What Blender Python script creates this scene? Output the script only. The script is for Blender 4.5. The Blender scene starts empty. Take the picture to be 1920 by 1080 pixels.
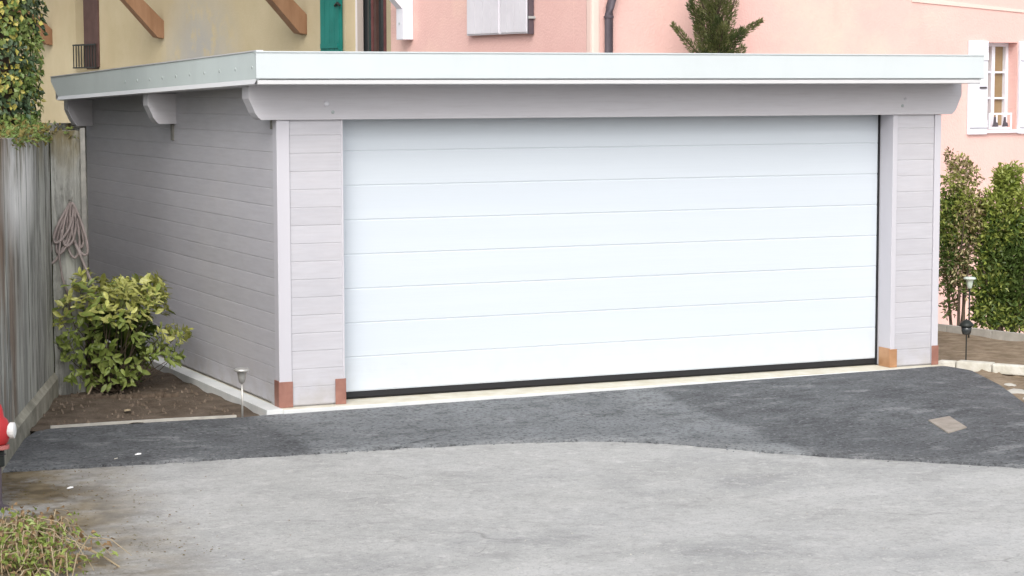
import bpy, bmesh, math, random
from mathutils import Vector, Matrix, Euler, noise
R = math.radians
sc = bpy.context.scene
COL = sc.collection

# ------------------------------------------------------------------ camera
cam_d = bpy.data.cameras.new('camera')
cam = bpy.data.objects.new('camera', cam_d)
COL.objects.link(cam)
cam.location = (-5.26, -15.922, 2.501)
YAW, PITCH, ROLL = 24.488, 5.352, -0.1125
fw = Vector((math.sin(R(YAW)) * math.cos(R(PITCH)), math.cos(R(YAW)) * math.cos(R(PITCH)), -math.sin(R(PITCH))))
cam.rotation_euler = (fw.to_track_quat('-Z', 'Y').to_matrix() @ Matrix.Rotation(R(ROLL), 3, 'Z')).to_euler()
cam_d.sensor_width = 36
cam_d.lens = 4046.0 / 1920 * 36
cam_d.clip_end = 2000
sc.camera = cam

# ------------------------------------------------------------------ sky, sun, exposure
SUN_EL, SUN_AZ = 41, 208            # azimuth measured from +y towards +x
world = bpy.data.worlds.new('World')
sc.world = world
world.use_nodes = True
wn, wl = world.node_tree.nodes, world.node_tree.links
sky = wn.new('ShaderNodeTexSky')
sky.sky_type = 'NISHITA'
sky.sun_disc = False
sky.sun_elevation = R(SUN_EL)
sky.sun_rotation = R(SUN_AZ)
sky.dust_density = 4
hs = wn.new('ShaderNodeHueSaturation')      # thin high overcast: a pale, almost white sky
hs.inputs['Saturation'].default_value = 0.3
wl.new(sky.outputs[0], hs.inputs['Color'])
wl.new(hs.outputs[0], wn['Background'].inputs[0])
wn['Background'].inputs[1].default_value = 0.15
sd = bpy.data.lights.new('sun', 'SUN')
sd.energy = 0.55
sd.angle = R(30)
sd.color = (1.0, 0.985, 0.965)
sun = bpy.data.objects.new('sun', sd)
COL.objects.link(sun)
to_sun = Vector((math.sin(R(SUN_AZ)) * math.cos(R(SUN_EL)), math.cos(R(SUN_AZ)) * math.cos(R(SUN_EL)), math.sin(R(SUN_EL))))
sun.rotation_euler = to_sun.to_track_quat('Z', 'Y').to_euler()
sun.location = (-3, -12, 14)
sc.view_settings.view_transform = 'Standard'
sc.view_settings.look = 'None'
sc.view_settings.gamma = 1
sc.view_settings.exposure = 0.68

# ------------------------------------------------------------------ materials
def mat(name, c1, c2=None, scale=4, rough=.7, bump=0.0, bscale=60, stretch=(1, 1, 1), metal=0, spec=.3,
        rnd=0.0, detail=6, ramp=(.35, .65), dist=.01, extra=None, transl=0):
    m = bpy.data.materials.new(name)
    m.use_nodes = True
    nt = m.node_tree
    N, L = nt.nodes, nt.links
    b = N['Principled BSDF']
    b.inputs['Roughness'].default_value = rough
    b.inputs['Metallic'].default_value = metal
    b.inputs['Specular IOR Level'].default_value = spec
    geo = N.new('ShaderNodeNewGeometry')
    mp = N.new('ShaderNodeMapping')
    mp.inputs['Scale'].default_value = stretch
    L.new(geo.outputs['Position'], mp.inputs['Vector'])
    c2 = c2 or c1
    nz = N.new('ShaderNodeTexNoise')
    nz.inputs['Scale'].default_value = scale
    nz.inputs['Detail'].default_value = detail
    nz.inputs['Roughness'].default_value = .62
    L.new(mp.outputs[0], nz.inputs['Vector'])
    cr = N.new('ShaderNodeValToRGB')
    cr.color_ramp.elements[0].position, cr.color_ramp.elements[1].position = ramp
    cr.color_ramp.elements[0].color = (*c1, 1)
    cr.color_ramp.elements[1].color = (*c2, 1)
    L.new(nz.outputs['Fac'], cr.inputs['Fac'])
    col = cr.outputs['Color']
    if extra:
        col = extra(N, L, geo, col)
    if rnd:
        oi = N.new('ShaderNodeObjectInfo')
        mr = N.new('ShaderNodeMapRange')
        mr.inputs['To Min'].default_value = 1 - rnd
        mr.inputs['To Max'].default_value = 1 + rnd
        L.new(oi.outputs['Random'], mr.inputs['Value'])
        h = N.new('ShaderNodeHueSaturation')
        L.new(mr.outputs[0], h.inputs['Value'])
        L.new(col, h.inputs['Color'])
        col = h.outputs['Color']
    L.new(col, b.inputs['Base Color'])
    if bump:
        nb = N.new('ShaderNodeTexNoise')
        nb.inputs['Scale'].default_value = bscale
        nb.inputs['Detail'].default_value = 4
        L.new(mp.outputs[0], nb.inputs['Vector'])
        bp = N.new('ShaderNodeBump')
        bp.inputs['Strength'].default_value = bump
        bp.inputs['Distance'].default_value = dist
        L.new(nb.outputs['Fac'], bp.inputs['Height'])
        L.new(bp.outputs[0], b.inputs['Normal'])
    if transl:
        b.inputs['Transmission Weight'].default_value = 0
        tr = N.new('ShaderNodeBsdfTranslucent')
        L.new(col, tr.inputs['Color'])
        mx = N.new('ShaderNodeMixShader')
        mx.inputs[0].default_value = transl
        L.new(b.outputs[0], mx.inputs[1])
        L.new(tr.outputs[0], mx.inputs[2])
        L.new(mx.outputs[0], N['Material Output'].inputs['Surface'])
    return m

def nmask(N, L, vec_out, scale, lo, hi, stretch=(1, 1, 1), detail=5):
    mp = N.new('ShaderNodeMapping')
    mp.inputs['Scale'].default_value = stretch
    L.new(vec_out, mp.inputs['Vector'])
    nz = N.new('ShaderNodeTexNoise')
    nz.inputs['Scale'].default_value = scale
    nz.inputs['Detail'].default_value = detail
    nz.inputs['Roughness'].default_value = .65
    L.new(mp.outputs[0], nz.inputs['Vector'])
    mr = N.new('ShaderNodeMapRange')
    mr.inputs['From Min'].default_value = lo
    mr.inputs['From Max'].default_value = hi
    L.new(nz.outputs['Fac'], mr.inputs['Value'])
    return mr.outputs[0]

def mixc(N, L, fac, a, c):
    mx = N.new('ShaderNodeMix')
    mx.data_type = 'RGBA'
    if isinstance(fac, float):
        mx.inputs[0].default_value = fac
    else:
        L.new(fac, mx.inputs[0])
    L.new(a, mx.inputs[6])
    if hasattr(c, 'links'):
        L.new(c, mx.inputs[7])
    else:
        mx.inputs[7].default_value = (*c, 1)
    return mx.outputs[2]

def math2(N, L, op, a, b_, clamp=False):
    n = N.new('ShaderNodeMath')
    n.operation = op
    n.use_clamp = clamp
    for i, s in enumerate((a, b_)):
        if s is None:
            continue
        if isinstance(s, (int, float)):
            n.inputs[i].default_value = s
        else:
            L.new(s, n.inputs[i])
    return n.outputs[0]

def lin(N, L, geo, w, lo, hi):
    """mask rising from 0 to 1 while the world position's dot product with w goes from lo to hi"""
    d = N.new('ShaderNodeVectorMath')
    d.operation = 'DOT_PRODUCT'
    d.inputs[1].default_value = w
    L.new(geo.outputs['Position'], d.inputs[0])
    mr = N.new('ShaderNodeMapRange')
    mr.inputs['From Min'].default_value = lo
    mr.inputs['From Max'].default_value = hi
    mr.clamp = False
    L.new(d.outputs['Value'], mr.inputs['Value'])
    return mr.outputs[0]

def ex_siding(N, L, geo, col):
    P = geo.outputs['Position']
    f = nmask(N, L, P, 3, .48, .7, (1, 1, 16), 8)
    col = mixc(N, L, math2(N, L, 'MULTIPLY', f, .35), col, (.42, .40, .42))
    f = nmask(N, L, P, 1.1, .45, .7, (1, 1, 1.6), 8)
    col = mixc(N, L, math2(N, L, 'MULTIPLY', f, .3), col, (.58, .555, .57))
    sp = math2(N, L, 'MULTIPLY', lin(N, L, geo, (0, 0, -1), -.32, -.02), nmask(N, L, P, 5, .4, .65), True)
    return mixc(N, L, math2(N, L, 'MULTIPLY', sp, .5), col, (.36, .33, .29))

def ex_concrete(N, L, geo, col):
    P = geo.outputs['Position']
    col = mixc(N, L, math2(N, L, 'MULTIPLY', nmask(N, L, P, 1.9, .47, .56, (3.6, 3.6, .3), 9), .9), col, (.46, .465, .42))
    col = mixc(N, L, math2(N, L, 'MULTIPLY', nmask(N, L, P, 2.6, .5, .6, (3.2, 3.2, .35), 9), .8), col, (.12, .118, .108))
    col = mixc(N, L, math2(N, L, 'MULTIPLY', nmask(N, L, P, 9, .54, .64, (1, 1, .6), 8), .5), col, (.42, .42, .38))
    # rusty streaks towards the near end
    f = math2(N, L, 'MULTIPLY', lin(N, L, geo, (0, -1, 0), -.15, .6), nmask(N, L, P, 2, .4, .6, (2, 2, .4)), True)
    col = mixc(N, L, math2(N, L, 'MULTIPLY', f, .7), col, (.22, .13, .075))
    # white lime runs
    def blob(c, r0, r1, sc, lo, hi, stretch, colr, amt, colin):
        sb = N.new('ShaderNodeVectorMath')
        sb.operation = 'SUBTRACT'
        sb.inputs[1].default_value = c
        L.new(P, sb.inputs[0])
        mu = N.new('ShaderNodeVectorMath')
        mu.operation = 'MULTIPLY'
        mu.inputs[1].default_value = stretch
        L.new(sb.outputs[0], mu.inputs[0])
        ln_ = N.new('ShaderNodeVectorMath')
        ln_.operation = 'LENGTH'
        L.new(mu.outputs[0], ln_.inputs[0])
        mr = N.new('ShaderNodeMapRange')
        mr.inputs['From Min'].default_value = r1
        mr.inputs['From Max'].default_value = r0
        L.new(ln_.outputs['Value'], mr.inputs['Value'])
        f_ = math2(N, L, 'MULTIPLY', mr.outputs[0], nmask(N, L, P, sc, lo, hi, (3, 3, .6), 7))
        return mixc(N, L, math2(N, L, 'MULTIPLY', f_, amt, True), colin, colr)
    col = blob((-1.98, .05, 1.78), .2, .55, 3.2, .30, .45, (.5, .5, 1), (.80, .79, .76), 1.0, col)
    col = blob((-1.93, .2, 1.35), .05, .42, 4, .44, .55, (1.4, 1.4, .9), (.62, .62, .58), .8, col)
    col = blob((-1.5, 1.4, 1.2), .1, 1.1, 3, .5, .6, (1, 1, .8), (.55, .56, .52), .6, col)
    # ochre lichen and moss under the top edge
    top = lin(N, L, geo, (0, 0, 1), 1.72, 2.1)
    f = math2(N, L, 'MULTIPLY', top, nmask(N, L, P, 2.6, .45, .58, (1.6, 1.6, .5)), True)
    col = mixc(N, L, math2(N, L, 'MULTIPLY', f, .85), col, (.135, .105, .04))
    return col

def ex_ground(N, L, geo, col):
    P = geo.outputs['Position']
    # large worn pale areas and darker damp ones
    col = mixc(N, L, math2(N, L, 'MULTIPLY', nmask(N, L, P, .45, .42, .66, (1, 1, 1), 8), .75), col, (.48, .48, .475))
    col = mixc(N, L, math2(N, L, 'MULTIPLY', nmask(N, L, P, .7, .5, .68, (.8, 1, 1), 9), .55), col, (.225, .23, .235))
    col = mixc(N, L, math2(N, L, 'MULTIPLY', nmask(N, L, P, 4.5, .5, .66, (1, 1, 1), 10), .34), col, (.235, .232, .225))
    col = mixc(N, L, math2(N, L, 'MULTIPLY', nmask(N, L, P, 8, .55, .66, (1, 1, 1), 10), .6), col, (.53, .525, .51))
    col = mixc(N, L, math2(N, L, 'MULTIPLY', nmask(N, L, P, 17, .50, .64, (1, 1, 1), 6), .32), col, (.21, .207, .198))
    col = mixc(N, L, math2(N, L, 'MULTIPLY', nmask(N, L, P, .6, .53, .64, (.5, 1, 1), 10), .35), col, (.55, .55, .54))
    # aggregate speckle
    col = mixc(N, L, math2(N, L, 'MULTIPLY', nmask(N, L, P, 48, .52, .68), .5), col, (.18, .18, .18))
    col = mixc(N, L, math2(N, L, 'MULTIPLY', nmask(N, L, P, 34, .57, .67), .6), col, (.58, .57, .55))
    # hairline cracks
    mp = N.new('ShaderNodeMapping')
    mp.inputs['Scale'].default_value = (.55, 1.1, 1)
    nz = N.new('ShaderNodeTexNoise')
    nz.inputs['Scale'].default_value = 1.7
    ad = N.new('ShaderNodeVectorMath')
    sc_ = N.new('ShaderNodeVectorMath')
    sc_.operation = 'SCALE'
    sc_.inputs[3].default_value = .55
    L.new(P, nz.inputs['Vector'])
    L.new(nz.outputs['Color'], sc_.inputs[0])
    L.new(P, ad.inputs[0])
    L.new(sc_.outputs[0], ad.inputs[1])
    L.new(ad.outputs[0], mp.inputs['Vector'])
    vo = N.new('ShaderNodeTexVoronoi')
    vo.feature = 'DISTANCE_TO_EDGE'
    vo.inputs['Scale'].default_value = .8
    L.new(mp.outputs[0], vo.inputs['Vector'])
    cr = N.new('ShaderNodeMapRange')
    cr.inputs['From Min'].default_value = 0.002
    cr.inputs['From Max'].default_value = 0.009
    cr.inputs['To Min'].default_value = 1
    cr.inputs['To Max'].default_value = 0
    L.new(vo.outputs['Distance'], cr.inputs['Value'])
    f = math2(N, L, 'MULTIPLY', cr.outputs[0], nmask(N, L, P, 1.3, .52, .60))
    col = mixc(N, L, math2(N, L, 'MULTIPLY', f, .4), col, (.14, .138, .13))
    # moss and earth washed onto the left side
    edge = lin(N, L, geo, (-1, .12, 0), 1.25, 2.0)
    f = math2(N, L, 'MULTIPLY', math2(N, L, 'MINIMUM', math2(N, L, 'MAXIMUM', edge, 0.0), 1.2), nmask(N, L, P, 1.7, .3, .52, (1, 1.2, 1), 10))
    f = math2(N, L, 'MULTIPLY', math2(N, L, 'MINIMUM', math2(N, L, 'MAXIMUM', f, 0.0), 1.0), .9)
    moss = N.new('ShaderNodeValToRGB')
    moss.color_ramp.elements[0].position, moss.color_ramp.elements[1].position = .4, .62
    moss.color_ramp.elements[0].color = (.08, .053, .016, 1)
    moss.color_ramp.elements[1].color = (.19, .145, .075, 1)
    n2 = N.new('ShaderNodeTexNoise')
    n2.inputs['Scale'].default_value = 6
    n2.inputs['Detail'].default_value = 8
    L.new(P, n2.inputs['Vector'])
    L.new(n2.outputs['Fac'], moss.inputs['Fac'])
    mx = mixc(N, L, f, col, moss.outputs['Color'])
    return mx

def ex_apron(N, L, geo, col):
    P = geo.outputs['Position']
    # scuffed pale, swept area in the middle, also painting the crease's lit left side
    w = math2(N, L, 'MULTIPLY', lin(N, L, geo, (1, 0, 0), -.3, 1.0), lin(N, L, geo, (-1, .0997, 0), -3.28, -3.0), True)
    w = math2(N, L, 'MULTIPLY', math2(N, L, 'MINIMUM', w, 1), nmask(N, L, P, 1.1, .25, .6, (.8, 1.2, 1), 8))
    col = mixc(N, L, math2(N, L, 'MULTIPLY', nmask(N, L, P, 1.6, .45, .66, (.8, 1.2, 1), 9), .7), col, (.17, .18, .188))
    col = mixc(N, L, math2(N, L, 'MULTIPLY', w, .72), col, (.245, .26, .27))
    # paler line along the crease
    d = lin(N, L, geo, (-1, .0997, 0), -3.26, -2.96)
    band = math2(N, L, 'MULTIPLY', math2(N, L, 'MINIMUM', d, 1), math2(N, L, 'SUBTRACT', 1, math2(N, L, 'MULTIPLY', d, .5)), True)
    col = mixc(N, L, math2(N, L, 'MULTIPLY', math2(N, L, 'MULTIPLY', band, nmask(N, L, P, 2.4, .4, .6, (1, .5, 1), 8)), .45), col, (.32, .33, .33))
    # dust along the outer border on the right
    col = mixc(N, L, math2(N, L, 'MULTIPLY', nmask(N, L, P, 3.2, .56, .66, (.8, 1.2, 1), 10), .55), col, (.27, .275, .28))
    col = mixc(N, L, math2(N, L, 'MULTIPLY', nmask(N, L, P, 6, .52, .64, (.8, 1.2, 1), 9), .5), col, (.045, .047, .05))
    col = mixc(N, L, math2(N, L, 'MULTIPLY', nmask(N, L, P, 30, .56, .66), .6), col, (.27, .275, .28))
    col = mixc(N, L, math2(N, L, 'MULTIPLY', nmask(N, L, P, 34, .52, .62, (1, 1, 1.3)), .65), col, (.028, .028, .03))
    return col

def ex_yellow(N, L, geo, col):
    P = geo.outputs['Position']
    b = N.new('ShaderNodeVectorMath')
    b.operation = 'DISTANCE'
    b.inputs[1].default_value = (4.93, 18.9, 2.7)
    L.new(P, b.inputs[0])
    mr = N.new('ShaderNodeMapRange')
    mr.inputs['From Min'].default_value = 1.9
    mr.inputs['From Max'].default_value = .2
    L.new(b.outputs['Value'], mr.inputs['Value'])
    f = math2(N, L, 'MULTIPLY', mr.outputs[0], nmask(N, L, P, 2.2, .36, .5))
    col = mixc(N, L, math2(N, L, 'MULTIPLY', f, .9), col, (.33, .34, .35))
    return mixc(N, L, math2(N, L, 'MULTIPLY', nmask(N, L, P, 1.1, .5, .7), .35), col, (.48, .39, .25))

M = {}
M['siding'] = mat('painted_siding', (.47, .465, .50), (.51, .505, .54), 3, .62, .25, 90, (1, 1, 9), rnd=.035, extra=ex_siding, dist=.003)
M['trim'] = mat('painted_trim', (.525, .515, .555), (.555, .545, .585), 3, .55, .15, 60, (1, 1, .2), dist=.003)
M['beam'] = mat('painted_beam', (.53, .52, .55), (.57, .56, .59), 2, .6, .35, 40, (.15, 1, 4), dist=.004, extra=ex_siding)
M['core'] = mat('wall_core', (.45, .43, .44))
def ex_door(N, L, geo, col):
    P = geo.outputs['Position']
    col = mixc(N, L, math2(N, L, 'MULTIPLY', nmask(N, L, P, 3, .45, .7, (.25, 1, 22), 8), .3), col, (.56, .61, .66))
    sp = math2(N, L, 'MULTIPLY', lin(N, L, geo, (0, 0, -1), -.4, -.05), nmask(N, L, P, 6, .42, .7), True)
    return mixc(N, L, math2(N, L, 'MULTIPLY', sp, .35), col, (.45, .43, .39))
M['door'] = mat('door_white', (.585, .635, .69), (.61, .66, .71), 2, .42, .25, 100, (.06, 1, 1.6), spec=.4, dist=.003, extra=ex_door)
def ex_metal(N, L, geo, col):
    P = geo.outputs['Position']
    return mixc(N, L, math2(N, L, 'MULTIPLY', nmask(N, L, P, 2.5, .5, .72, (1, 1, .3), 8), .3), col, (.50, .55, .55))
M['metal'] = mat('white_sheet_metal', (.56, .605, .62), (.59, .635, .65), 1.2, .35, .12, 3, (.4, .4, 1), spec=.5, dist=.03, extra=ex_metal)
M['sidemetal'] = mat('shaded_side_sheet_metal', (.60, .67, .67), (.64, .71, .71), 1.2, .4, .12, 3, spec=.5, dist=.03, extra=ex_metal)  # same sheet as the front, colour lifted and greened for the shaded side
M['lip'] = mat('drip_edge', (.60, .60, .61), rough=.4)
M['screw'] = mat('screw_steel', (.42, .46, .46), rough=.5, metal=.2)
M['rubber'] = mat('black_rubber', (.018, .018, .02), rough=.6)
M['copper'] = mat('copper', (.30, .14, .11), (.40, .20, .155), 7, .48, .1, 30, metal=.35, spec=.5)
M['copper_lit'] = mat('lit_copper', (.46, .24, .12), (.54, .31, .17), 7, .42, .1, 30, metal=.35, spec=.5)  # same copper, lit look of the right jamb put into its colour
M['slab'] = mat('slab_concrete', (.56, .52, .41), (.66, .64, .56), 6, .8, .3, 70)
M['strip'] = mat('slab_edge_render', (.60, .62, .62), (.68, .69, .68), 5, .7, .2, 60)
M['membrane'] = mat('roof_membrane', (.3, .3, .3), (.36, .36, .36), 3, .8)
M['concrete'] = mat('board_formed_concrete', (.23, .23, .21), (.33, .33, .30), 3, .9, .6, 26, (1.5, 1.5, .35), extra=ex_concrete, dist=.02)
M['plinth'] = mat('plaster_plinth', (.22, .21, .17), (.40, .38, .31), 5, .9, .5, 40)
M['ground'] = mat('old_asphalt', (.36, .36, .35), (.44, .438, .425), 1.5, .9, .45, 75, extra=ex_ground, dist=.012)
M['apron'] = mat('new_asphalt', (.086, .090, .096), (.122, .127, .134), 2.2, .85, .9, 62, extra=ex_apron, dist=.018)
M['soil'] = mat('bed_soil', (.085, .062, .043), (.16, .125, .095), 5, .95, .9, 30, dist=.04)
M['drysoil'] = mat('dry_soil', (.17, .125, .08), (.30, .235, .165), 6, .95, .7, 28, dist=.03)
M['clod'] = mat('clod', (.12, .09, .065), (.24, .19, .145), 9, .95)
M['turf'] = mat('rough_turf', (.045, .065, .02), (.12, .12, .05), 6, .95, .9, 40, dist=.04)
M['stone'] = mat('pale_kerb_stone', (.50, .48, .40), (.68, .66, .60), 5, .9, .5, 30, dist=.02)
M['edging'] = mat('edging_strip', (.38, .36, .32), (.5, .48, .43), 7, .9, .3)
def ex_pink(N, L, geo, col):
    P = geo.outputs['Position']
    col = mixc(N, L, math2(N, L, 'MULTIPLY', nmask(N, L, P, .7, .5, .68, (1, 1, 1.4), 8), .5), col, (.86, .62, .50))
    col = mixc(N, L, math2(N, L, 'MULTIPLY', nmask(N, L, P, 2.2, .56, .7, (1, 1, .35), 8), .3), col, (.70, .42, .38))
    return mixc(N, L, math2(N, L, 'MULTIPLY', nmask(N, L, P, 14, .5, .7, (1, 1, 1), 5), .18), col, (.68, .42, .37))
M['pink'] = mat('pink_render', (.77, .48, .435), (.81, .53, .475), .9, .9, .5, 38, ramp=(.3, .7), dist=.012, extra=ex_pink)
M['pinkband'] = mat('pale_pink_band', (.80, .60, .53), (.82, .63, .56), 1.5, .9, .3, 55)
M['yellow'] = mat('ochre_render', (.43, .36, .225), (.50, .43, .285), .8, .92, .4, 40, extra=ex_yellow, dist=.01)
M['wood'] = mat('brown_wood', (.20, .105, .055), (.29, .165, .095), 4, .6, .3, 30, (1, 1, .2))
M['darkwood'] = mat('dark_brown_wood', (.07, .036, .03), (.10, .055, .047), 4, .55)
M['green'] = mat('green_paint', (.008, .15, .125), (.014, .19, .16), 3, .5, .15, 40)
M['white'] = mat('white_paint', (.74, .74, .80), (.8, .8, .85), 3, .5)
M['lilac'] = mat('pale_shutter_paint', (.68, .66, .70), (.74, .72, .76), 3, .55)
M['pipe'] = mat('downpipe_zinc', (.085, .07, .085), (.12, .10, .115), 3, .5, metal=.2)
M['glass'] = mat('dark_glass', (.035, .04, .042), rough=.08, spec=.6)
M['tanglass'] = mat('blind_behind_glass', (.27, .19, .10), (.33, .24, .14), 2, .15, spec=.5)
M['curtain'] = mat('curtain', (.42, .36, .32), (.5, .44, .40), 8, .9, .4, 20, (3, 3, .1))
M['redcurtain'] = mat('curtain_red', (.13, .045, .045), (.18, .07, .065), 8, .9)
M['tile'] = mat('roof_tile', (.25, .12, .08), (.34, .17, .11), 5, .9)
M['steel'] = mat('brushed_steel', (.46, .45, .42), (.56, .55, .52), 12, .35, metal=.6)
M['black'] = mat('black_plastic', (.02, .024, .022), rough=.45)
M['pale'] = mat('pale_plastic', (.62, .70, .62), rough=.5)
M['hose'] = mat('faded_hose', (.24, .20, .19), (.34, .285, .27), 9, .7)
M['rod'] = mat('galvanised_angle', (.20, .195, .18), (.3, .29, .26), 9, .6, metal=.2)
M['hydrant'] = mat('red_paint', (.46, .03, .035), (.54, .045, .05), 6, .4)
M['hpink'] = mat('faded_red_paint', (.45, .14, .13), (.55, .22, .2), 6, .6)
M['litter'] = mat('white_scrap', (.82, .82, .82), rough=.6)
M['plate'] = mat('cover_plate', (.26, .225, .19), (.35, .31, .27), 9, .8, .3)
M['bark'] = mat('bark', (.07, .05, .035), (.12, .09, .065), 12, .9, .6, 30, (1, 1, .3))
M['twig'] = mat('dry_stem', (.30, .235, .15), (.40, .33, .22), 9, .8)
LEAF = dict(rough=.42, spec=.4, transl=.22)
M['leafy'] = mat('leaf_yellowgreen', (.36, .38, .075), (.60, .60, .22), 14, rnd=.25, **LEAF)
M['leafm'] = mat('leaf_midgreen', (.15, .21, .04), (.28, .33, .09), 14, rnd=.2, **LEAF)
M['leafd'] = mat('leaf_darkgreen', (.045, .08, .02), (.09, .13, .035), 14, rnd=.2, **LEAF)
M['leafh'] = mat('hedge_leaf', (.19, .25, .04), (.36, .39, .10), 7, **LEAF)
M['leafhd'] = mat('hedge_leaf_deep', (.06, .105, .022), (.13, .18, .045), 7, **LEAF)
M['leafv'] = mat('cream_leaf', (.40, .34, .15), (.55, .48, .28), 9, **LEAF)
M['leafr'] = mat('bronze_leaf', (.12, .10, .045), (.21, .15, .075), 9, **LEAF)
M['ivy'] = mat('ivy_leaf', (.10, .17, .035), (.24, .29, .09), 8, **LEAF)
M['ivyd'] = mat('ivy_leaf_dark', (.045, .085, .04), (.10, .14, .07), 8, **LEAF)
M['ivyy'] = mat('ivy_leaf_yellow', (.45, .40, .08), (.5, .44, .13), 8, **LEAF)
M['needle'] = mat('conifer_green', (.10, .125, .04), (.21, .22, .085), 9, **LEAF)
M['needled'] = mat('conifer_deep_green', (.05, .075, .025), (.10, .125, .04), 9, **LEAF)
M['moss'] = mat('moss', (.11, .095, .025), (.19, .15, .05), 20, .95)
M['brown'] = mat('dead_leaf', (.16, .10, .05), (.26, .18, .10), 20, .9)

# ------------------------------------------------------------------ helpers
class MB:
    def __init__(s):
        s.v, s.f = [], []
    def add(s, vs, fs):
        o = len(s.v)
        s.v += [tuple(p) for p in vs]
        s.f += [tuple(i + o for i in f) for f in fs]
        return s
    def box(s, x0, x1, y0, y1, z0, z1):
        vs = [(x, y, z) for z in (z0, z1) for y in (y0, y1) for x in (x0, x1)]
        return s.add(vs, [(0, 2, 3, 1), (4, 5, 7, 6), (0, 1, 5, 4), (2, 6, 7, 3), (0, 4, 6, 2), (1, 3, 7, 5)])
    def prism(s, poly, lo, hi, axis):
        """extrude a 2-D outline along an axis (0: outline is y,z; 1: x,z; 2: x,y)"""
        def p(a, t):
            return [(t, a[0], a[1]), (a[0], t, a[1]), (a[0], a[1], t)][axis]
        n = len(poly)
        vs = [p(a, lo) for a in poly] + [p(a, hi) for a in poly]
        fs = [tuple(range(n)), tuple(range(2 * n - 1, n - 1, -1))]
        fs += [(i, i + n, (i + 1) % n + n, (i + 1) % n) for i in range(n)]
        return s.add(vs, fs)
    def tube(s, pts, rad, n=8, cap=True):
        pts = [Vector(p) for p in pts]
        rs = rad if isinstance(rad, (list, tuple)) else [rad] * len(pts)
        vs, fs = [], []
        for i, p in enumerate(pts):
            t = (pts[min(i + 1, len(pts) - 1)] - pts[max(i - 1, 0)])
            if t.length < 1e-9:
                t = Vector((0, 0, 1))
            t.normalize()
            a = t.cross(Vector((0, 0, 1)))
            if a.length < .05:
                a = t.cross(Vector((0, 1, 0)))
            a.normalize()
            b = t.cross(a)
            for k in range(n):
                w = 2 * math.pi * k / n
                vs.append(p + (a * math.cos(w) + b * math.sin(w)) * rs[i])
        for i in range(len(pts) - 1):
            for k in range(n):
                fs.append((i * n + k, i * n + (k + 1) % n, (i + 1) * n + (k + 1) % n, (i + 1) * n + k))
        if cap:
            fs += [tuple(range(n - 1, -1, -1)), tuple(range((len(pts) - 1) * n, len(pts) * n))]
        return s.add(vs, fs)
    def lathe(s, prof, c=(0, 0, 0), n=16, ax=None):
        """revolve (radius, height) pairs round z, or round ax"""
        q = Vector(ax).to_track_quat('Z', 'Y') if ax else None
        vs, fs = [], []
        for r, h in prof:
            for k in range(n):
                w = 2 * math.pi * k / n
                p = Vector((r * math.cos(w), r * math.sin(w), h))
                if q:
                    p = q @ p
                vs.append(p + Vector(c))
        for i in range(len(prof) - 1):
            for k in range(n):
                fs.append((i * n + k, i * n + (k + 1) % n, (i + 1) * n + (k + 1) % n, (i + 1) * n + k))
        fs += [tuple(range(n - 1, -1, -1)), tuple(range((len(prof) - 1) * n, len(prof) * n))]
        return s.add(vs, fs)
    def leaf(s, p, d, up, ln, wd, fold=.25):
        d = d.normalized()
        sd_ = d.cross(up)
        if sd_.length < 1e-3:
            sd_ = d.cross(Vector((1, .3, .1)))
        sd_.normalize()
        nn = sd_.cross(d)
        a = p
        m1 = p + d * ln * .45 + sd_ * wd * .5 + nn * wd * fold
        m2 = p + d * ln * .45 - sd_ * wd * .5 + nn * wd * fold
        t = p + d * ln - nn * ln * .08
        return s.add([a, m1, t, m2], [(0, 1, 2), (0, 2, 3)])
    def mesh(s, name, smooth=False):
        me = bpy.data.meshes.new(name)
        me.from_pydata(s.v, [], s.f)
        bm = bmesh.new()
        bm.from_mesh(me)
        bmesh.ops.recalc_face_normals(bm, faces=bm.faces)
        bm.to_mesh(me)
        bm.free()
        if smooth:
            for p in me.polygons:
                p.use_smooth = True
        return me
    def build(s, name, m, parent=None, bevel=0, smooth=False, loc=None):
        me = s.mesh(name, smooth)
        if bevel:
            bm = bmesh.new()
            bm.from_mesh(me)
            bmesh.ops.remove_doubles(bm, verts=bm.verts, dist=1e-6)
            es = [e for e in bm.edges if len(e.link_faces) == 2 and e.calc_face_angle(0) > .5]
            bmesh.ops.bevel(bm, geom=es, offset=bevel, segments=2, affect='EDGES', profile=.6)
            bm.to_mesh(me)
            bm.free()
        return link(name, me, m, parent, loc)

def link(name, me, m, parent=None, loc=None):
    o = bpy.data.objects.new(name, me)
    if m and not me.materials:
        me.materials.append(M[m])
    COL.objects.link(o)
    o.parent = parent
    if loc:
        o.location = loc
    return o

def tag(o, label, cat, group=None):
    o['label'], o['category'] = label, cat
    if group:
        o['group'] = group
    return o

def thing(name, label, cat, loc=(0, 0, 0), rz=0, group=None):
    o = bpy.data.objects.new(name, None)
    o.empty_display_size = .2
    COL.objects.link(o)
    o.location = loc
    o.rotation_euler = (0, 0, rz)
    return tag(o, label, cat, group)

def struct(o):
    o['kind'] = 'structure'
    return o

def stuff(o):
    o['kind'] = 'stuff'
    return o

rg = random.Random(11)
def U(a, b):
    return rg.uniform(a, b)
def rdir():
    while True:
        v = Vector((U(-1, 1), U(-1, 1), U(-1, 1)))
        if .05 < v.length < 1:
            return v.normalized()

# ------------------------------------------------------------------ ground
def gz(x, y):
    """height of the old asphalt and the land round it"""
    d = max(0.0, -y - 1.5)
    z = -.10 - .006 * d + .012 * noise.noise(Vector((x * .5, y * .5, 0)))
    # land falls away behind the garage and the right-hand kerb
    k = 0
    if x > 8.0:
        k = max(k, min(1, (x - 8.25) / 1.2))
    if y > 6.4:
        k = max(k, min(1, (y - 6.4) / .8))
    return z - .85 * k

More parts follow.
